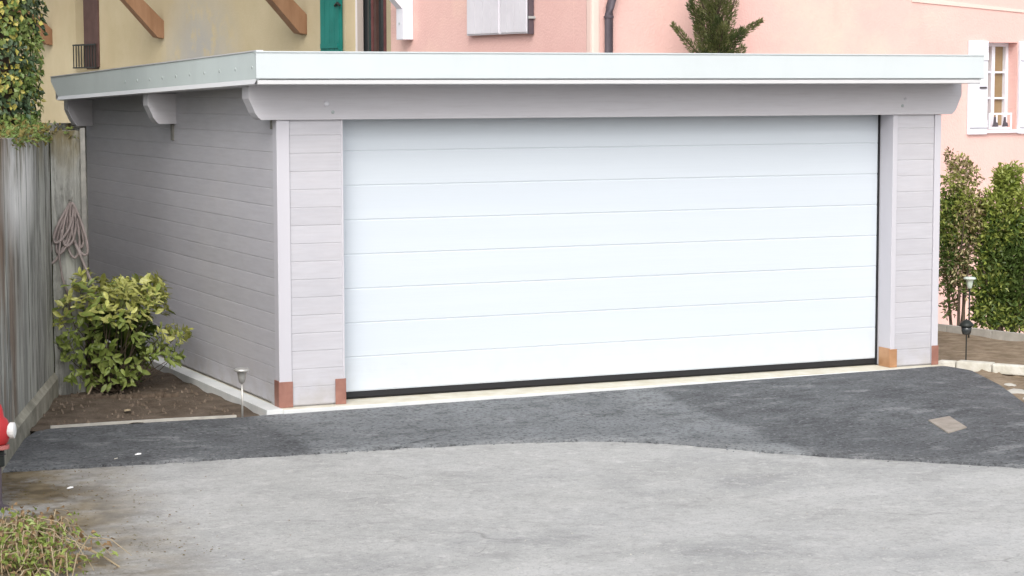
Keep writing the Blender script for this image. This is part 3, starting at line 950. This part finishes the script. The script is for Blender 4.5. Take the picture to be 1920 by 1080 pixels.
# ------------------------------------------------------------------ bed edging and small furniture
eg = MB()
pts = [(-1.78, .05), (-1.3, .045), (-.8, .02), (-.36, -.03)]
for a, c in zip(pts, pts[1:]):
    eg.prism([(a[0], a[1]), (c[0], c[1]), (c[0], c[1] + .022), (a[0], a[1] + .022)], -.12, -.026, 2)
tag(eg.build('bed_edging', 'edging'), 'thin pale edging strip between soil bed and dark asphalt', 'edging')
sl = MB()
n = 14
for k in range(n):
    a = k / (n - 1)
    x, y = -1.25 + a * .78, 1.55 - a * .24
    sl.lathe([(.0, -.034), (.045 + U(-.012, .012), -.03), (.045 + U(-.01, .01), .03), (0, .036)], (x, y, -.06 + U(-.008, .008)), 9, (.95, -.3, U(-.05, .05)))
tag(sl.build('bed_log', 'bark', smooth=True), 'low earthy log lying in the soil bed in front of the shrub', 'log')

def funnel_lamp(loc, label, m, h, stake_m, scale=1):
    o = thing('garden_lamp', label, 'garden lamp', loc)
    MB().tube([(0, 0, -.05), (0, 0, h - .10 * scale)], .008 * scale, 10).build('stake', stake_m, o, smooth=True)
    hd = MB().lathe([(.014, -.105), (.022, -.10), (.03, -.06), (.036, -.02), (.046, -.012), (.046, -.004)], (0, 0, h), 18).build('lamp_head', m, o, smooth=True)
    MB().lathe([(.05, -.014), (.062, -.010), (.063, .0), (.05, .010), (.02, .014), (.004, .015)], (0, 0, h), 20).build('lamp_cap', m, hd, smooth=True)
    hd.scale = o.scale
    return o
funnel_lamp((-.327, -.075, -.04), 'steel funnel-topped solar lamp on a stake beside the left garage corner', 'steel', .372, 'steel')
funnel_lamp((7.80, 1.72, -.02), 'pale funnel-topped solar lamp standing in front of the right hedge', 'pale', .60, 'black')
o = thing('garden_lamp', 'black domed solar lamp on a thin stake in the dry earth right of the garage', 'garden lamp', (6.545, .06, -.02))
MB().tube([(0, 0, -.05), (0, 0, .27)], .006, 8).build('stake', 'black', o)
MB().lathe([(.01, .265), (.035, .27), (.045, .30), (.05, .345)], (0, 0, 0), 14).build('lantern', 'glass', o, smooth=True)
MB().lathe([(.066, .345), (.068, .352), (.06, .37), (.04, .39), (.012, .402), (.004, .412)], (0, 0, 0), 16).build('lamp_cap', 'black', o, smooth=True)

# cover plate on the apron, scraps
def apz(x, y):
    best, bz = 9, -.05
    for v in ap.v:
        d = (v[0] - x) ** 2 + (v[1] - y) ** 2
        if d < best:
            best, bz = d, v[2]
    return bz
pc = [(4.345, -2.46), (4.545, -2.45), (4.43, -2.83), (4.20, -2.91)]
pzs = [apz(*q) for q in pc]
cpb = MB()
cpb.add([(x, y, z - .02) for (x, y), z in zip(pc, pzs)] + [(x, y, z + .012) for (x, y), z in zip(pc, pzs)],
        [(0, 1, 2, 3), (4, 5, 6, 7), (0, 1, 5, 4), (1, 2, 6, 5), (2, 3, 7, 6), (3, 0, 4, 7)])
cp = cpb.build('cover_plate', 'plate', bevel=.002)
tag(cp, 'flat pale beige cover plate lying on the dark asphalt at right', 'cover plate')
def scrap(x, y, z, s, label, m='litter', ec=.6):
    b = MB()
    b.add([(-s, -s * ec, 0), (s * .8, -s * ec * .8, .004), (s, s * ec, .008), (-s * .7, s * ec * 1.1, .003), (0, 0, s * .5), (s * .5, s * .1, s * .35)],
          [(0, 1, 4), (1, 5, 4), (1, 2, 5), (2, 4, 5), (2, 3, 4), (3, 0, 4), (0, 3, 2, 1)])
    o = b.build('paper_scrap', m, loc=(x, y, z))
    return tag(o, label, 'litter')
scrap(-2.134, -2.115, gz(-2.13, -2.1) + .003, .024, 'small white scrap on the mossy ground near the left edge')
scrap(-1.44, -1.19, apz(-1.44, -1.19) + .004, .026, 'white scrap on the dark asphalt strip left of the garage')
scrap(-1.62, -1.28, apz(-1.62, -1.28) + .004, .014, 'tiny grey pebble beside the white scrap on dark asphalt', 'edging')
scrap(-1.05, .62, -.035, .03, 'pale dead leaf lying on the soil bed', 'twig', 1)

# ------------------------------------------------------------------ hydrant at the left edge
hy = thing('fire_hydrant', 'red hydrant with a white side cap at the left picture edge', 'hydrant', (-2.682, -2.573, gz(-2.682, -2.573)))
MB().lathe([(.06, 0), (.06, .015), (.026, .025), (.020, .05), (.020, .33), (.05, .34)], n=16).build('standpipe', 'pipe', hy, smooth=False)
MB().lathe([(.036, .265), (.04, .27), (.04, .36), (.036, .365)], n=14).build('collar', 'black', hy)
MB().lathe([(.07, .375), (.072, .38), (.072, .398), (.05, .40)], n=16).build('flange', 'hpink', hy)
MB().lathe([(.05, .402), (.066, .42), (.076, .46), (.078, .51), (.064, .555), (.042, .575), (.036, .62), (.026, .65), (.01, .66)], n=20).build('body', 'hydrant', hy, smooth=True)
MB().lathe([(.04, .05), (.042, .075), (.05, .078), (.05, .105), (.03, .112)], (0, 0, .49), 16, (.92, -.38, 0)).build('side_cap', 'litter', hy, smooth=False)

# ------------------------------------------------------------------ right-hand kerbs and stones
kp = [(6.30, .16), (6.40, .02), (6.58, -.27), (6.80, -.62), (7.05, -1.0), (7.35, -1.45)]
for i, (a, c) in enumerate(zip(kp, kp[1:])):
    a, c = Vector((*a, 0)), Vector((*c, 0))
    d = (c - a).normalized()
    n = Vector((-d.y, d.x, 0))
    wd = .11 + U(-.02, .02)
    q = [a + d * .006, c - d * .006, c - d * .006 + n * wd, a + d * .006 + n * (wd + U(-.02, .02))]
    q = [(v.x, v.y) for v in q]
    o = MB().prism(q, -.07, .012 + U(-.006, .008), 2).build('kerb_stone', 'stone', bevel=.012)
    lab = ['small pale kerb stone touching the right garage corner', 'pale kerb stone just beyond the garage corner at right', 'pale kerb stone in the middle of the right kerb',
           'pale kerb stone at the right picture edge', 'farthest right pale kerb stone at the picture edge'][i]
    tag(o, lab, 'kerb stone', 'kerb stones right of the garage')
ST = [(6.35, -.62, .07), (6.30, -.9, .06), (6.02, -1.35, .10), (5.95, -1.72, .13), (6.25, -1.5, .07), (5.72, -2.15, .08)]
SL = ['small grey rock under the right kerb', 'flattish rock below the right kerb beside the asphalt edge', 'rock at the crumbling asphalt edge at right', 'largest pale rock at the right picture edge beside the asphalt',
      'rock in the rubble below the right kerb', 'rock beside the asphalt at the far right edge of the picture']
for (x, y, r), lab in zip(ST, SL):
    bm = bmesh.new()
    bmesh.ops.create_icosphere(bm, subdivisions=2, radius=r)
    for v in bm.verts:
        v.co *= 1 + .35 * noise.noise(v.co * 9 + Vector((x, y, 0)) * 5)
        v.co.z *= .5
    me = bpy.data.meshes.new('rock')
    bm.to_mesh(me)
    bm.free()
    tag(link('rock', me, 'edging', loc=(x, y, -.09)), lab, 'rock', 'rocks at the right asphalt edge')
# low edging board at the foot of the hedge
fk = MB()
for a, c in (((7.80, 2.75), (7.90, 2.25)), ((7.905, 2.24), (8.02, 1.65)), ((8.025, 1.64), (8.35, .2))):
    fk.prism([a, c, (c[0] + .05, c[1] + .01), (a[0] + .05, a[1] + .01)], -.12, .05, 2)
tag(fk.build('hedge_edging', 'edging'), 'low grey edging along the foot of the right hedge', 'edging')

# ------------------------------------------------------------------ plants
def leafmesh(ln, wd):
    b = MB()
    P = [(0, 0, 0), (wd * .34, ln * .2, .03 * ln), (wd * .5, ln * .48, .04 * ln), (wd * .33, ln * .78, .02 * ln), (0, ln, -.1 * ln), (-wd * .33, ln * .78, .02 * ln), (-wd * .5, ln * .48, .04 * ln), (-wd * .34, ln * .2, .03 * ln),
         (0, ln * .3, -.02 * ln), (0, ln * .7, -.03 * ln)]
    F = [(0, 1, 8), (1, 2, 9, 8), (2, 3, 9), (3, 4, 9), (4, 5, 9), (5, 6, 9), (6, 7, 8, 9), (7, 0, 8)]
    b.add(P, F)
    return b
def frame(p, d, up, s):
    d = d.normalized()
    x = d.cross(up)
    if x.length < 1e-3:
        x = Vector((1, 0, 0))
    x.normalize()
    z = x.cross(d)
    return Matrix(((x.x * s, d.x * s, z.x * s, p.x), (x.y * s, d.y * s, z.y * s, p.y), (x.z * s, d.z * s, z.z * s, p.z), (0, 0, 0, 1)))
camR = Vector((math.cos(R(YAW)), -math.sin(R(YAW)), 0))
camF = Vector((math.sin(R(YAW)), math.cos(R(YAW)), 0))

# laurel in the bed: whorls of big leaves on forking stems
SH = thing('laurel_shrub', 'round evergreen shrub with yellow-green leaves in the bed left of the garage', 'shrub', (-.86, 1.95, -.05))
S221 = 1 / 221.0
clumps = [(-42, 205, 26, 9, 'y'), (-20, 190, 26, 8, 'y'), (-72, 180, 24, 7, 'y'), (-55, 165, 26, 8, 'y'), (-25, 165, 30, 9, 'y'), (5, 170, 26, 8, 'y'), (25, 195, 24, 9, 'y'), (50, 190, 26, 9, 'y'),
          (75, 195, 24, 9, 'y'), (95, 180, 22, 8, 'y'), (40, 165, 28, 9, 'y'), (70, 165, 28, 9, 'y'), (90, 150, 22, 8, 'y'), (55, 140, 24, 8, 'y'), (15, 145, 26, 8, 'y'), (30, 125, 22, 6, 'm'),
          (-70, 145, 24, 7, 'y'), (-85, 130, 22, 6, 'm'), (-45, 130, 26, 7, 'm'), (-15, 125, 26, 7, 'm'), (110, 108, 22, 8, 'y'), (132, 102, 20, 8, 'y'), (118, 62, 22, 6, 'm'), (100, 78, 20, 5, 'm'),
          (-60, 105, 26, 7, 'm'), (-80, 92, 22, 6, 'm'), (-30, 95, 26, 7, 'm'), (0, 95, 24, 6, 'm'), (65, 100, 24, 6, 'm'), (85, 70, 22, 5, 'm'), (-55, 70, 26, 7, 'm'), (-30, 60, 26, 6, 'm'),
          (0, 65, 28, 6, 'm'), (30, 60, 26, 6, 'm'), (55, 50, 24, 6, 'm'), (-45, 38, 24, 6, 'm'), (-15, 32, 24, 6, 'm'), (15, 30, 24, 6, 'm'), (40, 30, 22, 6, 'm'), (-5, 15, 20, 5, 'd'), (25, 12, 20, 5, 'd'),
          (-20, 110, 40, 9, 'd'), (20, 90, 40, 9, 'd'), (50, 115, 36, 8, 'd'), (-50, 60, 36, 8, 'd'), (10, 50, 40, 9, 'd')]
lm = {k: leafmesh(1, .42).mesh('leaf') for k in 'ymd'}
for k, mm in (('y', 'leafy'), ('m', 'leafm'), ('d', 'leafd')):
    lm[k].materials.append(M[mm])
near, far = [], {'y': MB(), 'm': MB(), 'd': MB()}
stems = MB()
center = Vector((0, 0, .45))
for dx, dz, r, n, kind in clumps:
    for rep in range(2):
        hw = math.sqrt(max(.05, 1 - (dx / 150) ** 2)) * .42
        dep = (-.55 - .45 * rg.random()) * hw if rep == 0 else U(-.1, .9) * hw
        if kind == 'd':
            dep = U(-.1, .3)
        c = camR * (dx * S221 + U(-.015, .015)) + camF * dep + Vector((0, 0, dz * S221 + U(-.015, .015)))
        outw = (c - center)
        outw = (outw.normalized() + Vector((0, 0, .55)) - camF * .15).normalized()
        base = Vector((U(-.09, .09), U(-.07, .07), 0))
        mid = base * .6 + c * .45 + Vector((0, 0, -.05 + U(-.04, .04)))
        if rep == 0 or kind == 'm':
          stems.tube([base, (base + mid) / 2 + Vector((U(-.03, .03), U(-.03, .03), 0)), mid, (mid + c) / 2 + rdir() * .02, c], [.009, .007, .005, .0035, .0025], 5)
        n = int(n * 2.5)
        for k in range(n):
            a = 2 * math.pi * (k / n) * 2.4 + U(0, 1)
            t1 = outw.orthogonal().normalized()
            t2 = outw.cross(t1)
            spread = U(.55, 1.35)
            d = (outw * U(.15, .9) + (t1 * math.cos(a) + t2 * math.sin(a)) * spread)
            d.z -= .12
            p = c + rdir() * r * S221 * .55
            L_ = r * S221 * rg.choice((U(.35, .6), U(.6, .8), U(.75, 1.05)))
            mtx = frame(p, d, outw + rdir() * .35, L_)
            (near if rep == 0 and kind != 'd' else None)
            vis = dep if kind != 'd' else 1
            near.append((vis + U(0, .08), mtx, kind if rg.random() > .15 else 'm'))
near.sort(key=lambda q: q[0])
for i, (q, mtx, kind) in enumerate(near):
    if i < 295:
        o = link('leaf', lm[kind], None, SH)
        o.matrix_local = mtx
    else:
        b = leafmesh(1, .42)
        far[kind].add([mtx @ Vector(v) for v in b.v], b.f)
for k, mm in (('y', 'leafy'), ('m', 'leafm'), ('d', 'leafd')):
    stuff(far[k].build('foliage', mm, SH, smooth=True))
stems.build('stems', 'bark', SH)
# a bare cane leaning out of the shrub's foot
MB().tube([(-.10, -.1, .12), (-.2, -.22, .07), (-.27, -.33, .0)], .007, 6).build('cane', 'twig', SH)

def cloud(b, c, rad, n, ln, wd, upb=.3, shell=.55, flat=1.0, droop=0.0):
    c = Vector(c)
    for _ in range(n):
        v = rdir()
        rr = (shell + (1 - shell) * rg.random())
        p = c + Vector((v.x * rad[0], v.y * rad[1], v.z * rad[2])) * rr
        d = (v * .7 + rdir() * .9 + Vector((0, 0, upb - droop)))
        s2 = U(.7, 1.25)
        b.leaf(p, d, rdir() + Vector((0, 0, .7)), ln * s2, wd * s2)

# right hedge: dense bush at the picture edge and a loose variegated one beside the garage
def bush(name, label, loc, lumps, mats, stem_n, group=None, hgt=1.5, spreadx=.3):
    o = thing(name, label, 'bush', loc, 0, group)
    bs = [MB() for _ in mats]
    for (x, y, z, rx, rz, n, which, ln) in lumps:
        for q in which:
            cloud(bs[q], camR * x + camF * y + Vector((0, 0, z)), (rx * 1.05, rx * 1.05, rz * 1.05), int(1.45 * n / len(which)), ln * .9, ln * .42, .3, .35)
    for b2, m in zip(bs, mats):
        stuff(b2.build('foliage', m, o))
    st = MB()
    for k in range(stem_n):
        a = U(-spreadx, spreadx)
        st.tube([camR * a * .35 + camF * U(-.1, .1), camR * a * .7 + camF * U(-.2, .2) + Vector((0, 0, hgt * .45)), camR * a + camF * U(-.25, .25) + Vector((0, 0, hgt * U(.75, 1)))], [.02, .012, .004], 6)
    st.build('stems', 'bark', o)
    return o
PXH = 1 / 176.0
def lump(px, py, r, rz, n, which, ln=.075, y=0):
    # offsets in picture pixels at the hedge's distance from its foot (1875, 625)
    return ((px - 1875) * PXH, y, (625 - py) * PXH, r * PXH, rz * PXH, n, which, ln)
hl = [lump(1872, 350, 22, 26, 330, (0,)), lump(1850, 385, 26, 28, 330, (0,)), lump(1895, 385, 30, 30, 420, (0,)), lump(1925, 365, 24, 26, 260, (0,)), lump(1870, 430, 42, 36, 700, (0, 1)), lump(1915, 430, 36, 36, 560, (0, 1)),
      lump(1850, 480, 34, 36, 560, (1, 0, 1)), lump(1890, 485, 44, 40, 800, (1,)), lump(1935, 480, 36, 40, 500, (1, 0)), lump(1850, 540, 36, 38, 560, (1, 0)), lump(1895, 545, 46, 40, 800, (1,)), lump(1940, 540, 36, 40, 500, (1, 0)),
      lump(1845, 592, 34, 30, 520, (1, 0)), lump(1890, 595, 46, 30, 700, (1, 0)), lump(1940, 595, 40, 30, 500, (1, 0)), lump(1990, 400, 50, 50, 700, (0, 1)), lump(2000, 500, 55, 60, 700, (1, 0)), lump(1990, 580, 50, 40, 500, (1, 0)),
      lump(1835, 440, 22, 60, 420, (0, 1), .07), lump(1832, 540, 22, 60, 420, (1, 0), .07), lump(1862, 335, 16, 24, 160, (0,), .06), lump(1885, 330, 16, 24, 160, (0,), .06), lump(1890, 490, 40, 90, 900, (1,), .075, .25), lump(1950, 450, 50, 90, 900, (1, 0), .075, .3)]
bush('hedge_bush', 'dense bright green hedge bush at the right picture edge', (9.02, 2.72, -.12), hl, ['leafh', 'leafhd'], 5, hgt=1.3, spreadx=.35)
def lump2(px, py, r, rz, n, which, ln=.06, y=0):
    return ((px - 1790) * PXH, y, (625 - py) * PXH, r * PXH, rz * PXH, n, which, ln)
vl = [lump2(1775, 300, 12, 20, 45, (0, 1)), lump2(1795, 318, 18, 22, 90, (0, 1)), lump2(1815, 335, 18, 22, 80, (0, 1, 2)), lump2(1780, 345, 22, 26, 200, (2, 0, 2)), lump2(1800, 375, 26, 26, 280, (2, 2, 0)), lump2(1780, 390, 22, 26, 260, (2, 3)),
      lump2(1825, 390, 14, 30, 90, (0, 1)), lump2(1785, 435, 24, 34, 300, (2, 3, 3)), lump2(1815, 440, 18, 34, 160, (1, 0, 3)), lump2(1772, 480, 16, 40, 220, (3,)), lump2(1800, 490, 22, 34, 150, (1, 0, 3)), lump2(1775, 530, 14, 36, 120, (3, 3, 1)),
      lump2(1800, 535, 20, 30, 140, (1, 3, 0)), lump2(1778, 575, 16, 26, 90, (1, 3)), lump2(1765, 420, 22, 60, 420, (3, 2)), lump2(1795, 410, 30, 50, 380, (0, 2, 1)), lump2(1790, 330, 26, 34, 160, (0, 0, 2)), lump2(1820, 420, 22, 50, 260, (0, 1, 2)), lump2(1785, 500, 24, 50, 300, (3, 1, 0)), lump2(1750, 450, 30, 120, 700, (3, 2), .07, .3)]
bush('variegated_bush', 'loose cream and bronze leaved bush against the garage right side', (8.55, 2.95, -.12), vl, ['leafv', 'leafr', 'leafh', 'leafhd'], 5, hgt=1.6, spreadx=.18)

# conifer between garage and pink house
CT = thing('conifer', 'small dark green conifer with spreading shoots above the garage roof', 'tree', (7.74, 6.72, -.9))
MB().tube([(0, 0, 0), (.01, 0, 1.6), (0, .01, 3.2), (.02, 0, 4.6), (.02, 0, 5.3)], [.07, .06, .045, .025, .006], 9).build('trunk', 'bark', CT)
cr, cr2 = MB(), MB()
def plume(b, p0, p1, r, n, ln):
    p0, p1 = Vector(p0), Vector(p1)
    ax = (p1 - p0)
    for _ in range(n):
        t = rg.random()
        a = ax.orthogonal().normalized()
        c = ax.normalized().cross(a)
        w = U(0, 2 * math.pi)
        side_ = a * math.cos(w) + c * math.sin(w)
        rr = r * (1 - t * .82) * math.sqrt(rg.random())
        b.leaf(p0 + ax * t + side_ * rr, ax.normalized() * 1.3 + side_ * .8 + rdir() * .35, rdir(), ln * U(.7, 1.3), ln * .24)
limbs = MB()
for k in range(26):
    z0 = 2.7 + k * .085
    a = U(0, 2 * math.pi)
    r = U(.20, .30)
    p0 = Vector((0, 0, z0))
    p1 = Vector((math.cos(a) * r, math.sin(a) * r, z0 + U(.35, .6)))
    limbs.tube([p0, (p0 + p1) / 2, p1], [.014, .01, .003], 5)
    plume(cr if k % 2 else cr2, p0 * .7 + p1 * .3, p1 + (p1 - p0) * .15, .14, 420, .05)
for (x, z, x1, z1, r) in ((-.1, 3.65, -.52, 4.13, .085), (.12, 3.9, .54, 4.17, .08), (-.1, 3.7, -.30, 4.4, .09), (.1, 3.95, .30, 4.75, .09), (.05, 4.0, .17, 4.9, .1), (-.05, 4.0, -.16, 4.9, .1)):
    p0, p1 = camR * x + Vector((0, 0, z)), camR * x1 + Vector((0, 0, z1)) - camF * .04
    limbs.tube([p0, (p0 + p1) / 2, p1], [.014, .01, .003], 5)
    plume(cr, p0, p1, r, 600, .045)
cloud(cr2, (0, 0, 3.5), (.24, .24, .6), 2600, .055, .013, .8, .3)
cloud(cr, (0, 0, 4.2), (.22, .22, .6), 1800, .055, .013, .8, .5)
limbs.build('limbs', 'bark', CT)
stuff(cr.build('crown', 'needle', CT))
stuff(cr2.build('crown', 'needled', CT))

# ivy-clad trunk on the wall top
IV = thing('ivy_column', 'trunk thickly clad in green and yellow ivy standing above the grey wall', 'ivy', (-1.80, 1.75, 2.03))
MB().tube([(0, 0, 0), (.03, 0, .8), (-.02, .02, 1.7), (0, 0, 2.8)], [.17, .15, .14, .12], 12).build('trunk', 'bark', IV, smooth=True)
iv = [MB(), MB(), MB()]
for _ in range(12000):
    z = U(-.02, 2.6)
    a = U(0, 2 * math.pi)
    e = .34 + .07 * noise.noise(Vector((math.cos(a) * 1.6, math.sin(a) * 1.6, z * 2.1)))
    rr = e * U(.6, 1.04)
    p = Vector((math.cos(a) * rr * 1.12, math.sin(a) * rr, z))
    o_ = Vector((math.cos(a), math.sin(a), 0))
    # a yellow streak down the right-hand flank
    right = o_.dot(camR) * .9 - o_.dot(camF) * .4
    k = 2 if (.6 < right < .95 and .3 < z < 1.25 and rg.random() < .35) or rg.random() < .012 else (1 if noise.noise(p * 4) > .08 else 0)
    iv[k].leaf(p, o_ * .5 + Vector((0, 0, -.8)) + rdir() * .7, o_ + rdir() * .4, .052 * U(.6, 1.3), .04 * U(.7, 1.2), .12)
for b2, m in zip(iv, ('ivy', 'ivyd', 'ivyy')):
    stuff(b2.build('foliage', m, IV))
TH = thing('sky_blocking_hedge', 'added tall hedge behind the ivy column, put there to shade the garage side', 'hedge', (-2.3, 4.8, 2.03))  # added mostly out of sight to block sky light from the garage's left wall
hb = [MB(), MB()]
for k in range(120):
    c = Vector((U(-.6, .45), U(-1.9, 3.4), U(.1, 3.4)))
    cloud(hb[k % 2], c, (.4, .42, .4), 150, .13, .065)
stuff(hb[0].build('foliage', 'ivy', TH))
stuff(hb[1].build('foliage', 'ivyd', TH))
hs_ = MB()
for k in range(9):
    y = -2 + k * .6
    hs_.tube([(U(-.4, .2), y, -.05), (U(-.4, .2), y + U(-.1, .1), 1.2), (U(-.4, .2), y + U(-.2, .2), 3.5)], [.04, .03, .012], 6)
hs_.build('stems', 'bark', TH)
# low growth spilling over the wall top
LG = thing('wall_top_plants', 'low weeds and moss spilling over the top of the grey wall', 'weeds', (-1.45, 1.55, 2.08))
b1, b2 = MB(), MB()
for _ in range(900):
    s2 = U(-1.9, .38)
    q = A0 + dA * (LA - .3 + s2) if s2 < .28 else K + dB * U(0, .25)
    d = abs(rg.gauss(0, .06))
    p = Vector((q.x, q.y, 0)) + nA * U(-.16, .03) - Vector((-1.45, 1.55, 0)) + Vector((0, 0, U(-.02, .05 + d)))
    (b1 if rg.random() < .55 else b2).leaf(p, rdir() + nA * .5 + Vector((0, 0, .2)), rdir() + Vector((0, 0, .6)), .05 * U(.5, 1.3), .025)
stuff(b1.build('foliage', 'ivy', LG))
stuff(b2.build('moss_tufts', 'moss', LG))

# bramble in the bottom left corner
BR = thing('bramble', 'dry bramble and grass tangle in the bottom left corner', 'bramble', (-2.86, -4.05, gz(-2.86, -4.05)))
st, lf, lf2 = MB(), MB(), MB()
for k in range(130):
    a = U(0, 2 * math.pi)
    r0 = U(0, .36)
    p0 = Vector((math.cos(a) * r0 * .8, math.sin(a) * r0 * 2.0, 0))
    d = Vector((U(-1, 1), U(-1, 1), 0)) * U(.08, .3)
    h_ = U(.05, .2)
    st.tube([p0, p0 + d * .35 + Vector((0, 0, h_)), p0 + d * .8 + Vector((0, 0, h_ * .9)), p0 + d * 1.2 + Vector((0, 0, h_ * .35))], [.004, .0035, .003, .0015], 5)
    for _ in range(16):
        t = rg.random()
        (lf if rg.random() < .6 else lf2).leaf(p0 + d * t * 1.1 + Vector((0, 0, h_ * U(.2, 1.05))) + rdir() * .03, rdir(), rdir() + Vector((0, 0, .8)), .045 * U(.5, 1.3), .026)
st.tube([(.0, .25, .16), (.18, .05, .12), (.40, -.25, .04), (.46, -.4, .0)], .005, 6)
st.tube([(.1, .5, .1), (.25, .2, .1), (.42, -.15, .02)], .004, 6)
stuff(st.build('stems', 'twig', BR))
stuff(lf.build('foliage', 'leafm', BR))
stuff(lf2.build('foliage', 'brown', BR))

# leaf litter, grit and moss crumbs washed up at the left
lt, l2 = MB(), MB()
for _ in range(1100):
    x = -2.35 + rg.gauss(0, .38)
    y = U(-4.6, -1.45)
    if noise.noise(Vector((x * 1.7, y * 1.7, 2))) < -.15 + .6 * rg.random() - .35:
        continue
    s2 = U(.004, .013)
    (lt if rg.random() < .6 else l2).leaf(Vector((x, y, gz(x, y) + .006)), Vector((U(-1, 1), U(-1, 1), U(-.05, .12))), Vector((0, 0, 1)), s2 * 1.5, s2)
stuff(lt.build('leaf_litter', 'brown'))
tag(bpy.data.objects['leaf_litter'], 'brown leaf litter and moss crumbs on the ground at left', 'leaf litter')
o = stuff(l2.build('moss_crumbs', 'moss'))
tag(o, 'ochre moss crumbs scattered on the ground at left', 'moss')
gr = MB()
for _ in range(500):
    x, y = U(-1.75, -.2), U(.08, 4)
    s2 = U(.006, .02)
    gr.add([(x + math.cos(a) * s2, y + math.sin(a) * s2 * .8, -.055 + U(-.004, .006)) for a in (0, 2.1, 4.2)] + [(x, y, -.04 + s2 * .7)], [(0, 1, 3), (1, 2, 3), (2, 0, 3)])
tag(stuff(gr.build('soil_clods', 'clod')), 'small clods and grit on the soil bed', 'clods')
# bent wire on the roof
wr = MB().tube([(1.95, 6.1, 2.58), (1.98, 6.1, 2.66), (1.92, 6.1, 2.70), (1.80, 6.1, 2.73)], .008, 6).tube([(1.96, 6.1, 2.67), (2.06, 6.1, 2.71), (2.10, 6.1, 2.705)], .007, 6)
tag(wr.build('bent_wire', 'rod'), 'small bent wire sticking up behind the garage roof edge', 'wire')

ch = MB()
def chip(b, x, y, z, s2):
    a0 = U(0, 6)
    b.add([(x + math.cos(a0 + a) * s2 * U(.7, 1.2), y + math.sin(a0 + a) * s2 * U(.6, 1), z - .002) for a in (0, 1.6, 3.1, 4.7)] + [(x, y, z + s2 * U(.4, .8))],
          [(0, 1, 4), (1, 2, 4), (2, 3, 4), (3, 0, 4)])
for i in range(900):
    q = interp(outer, rg.random())
    x, y = q[0] + rg.gauss(0, .05), q[1] + rg.gauss(0, .05)
    chip(ch, x, y, max(gz(x, y), -9) + .014, U(.004, .012))
tag(stuff(ch.build('asphalt_chippings', 'apron')), 'loose dark chippings along the border of the new asphalt', 'chippings')
gt = MB()
for i in range(700):
    x, y = U(-2, 4.2), U(-7, -1.6)
    chip(gt, x, y, gz(x, y), U(.003, .008))
tag(stuff(gt.build('loose_grit', 'edging')), 'sparse loose grit on the old grey asphalt', 'grit')
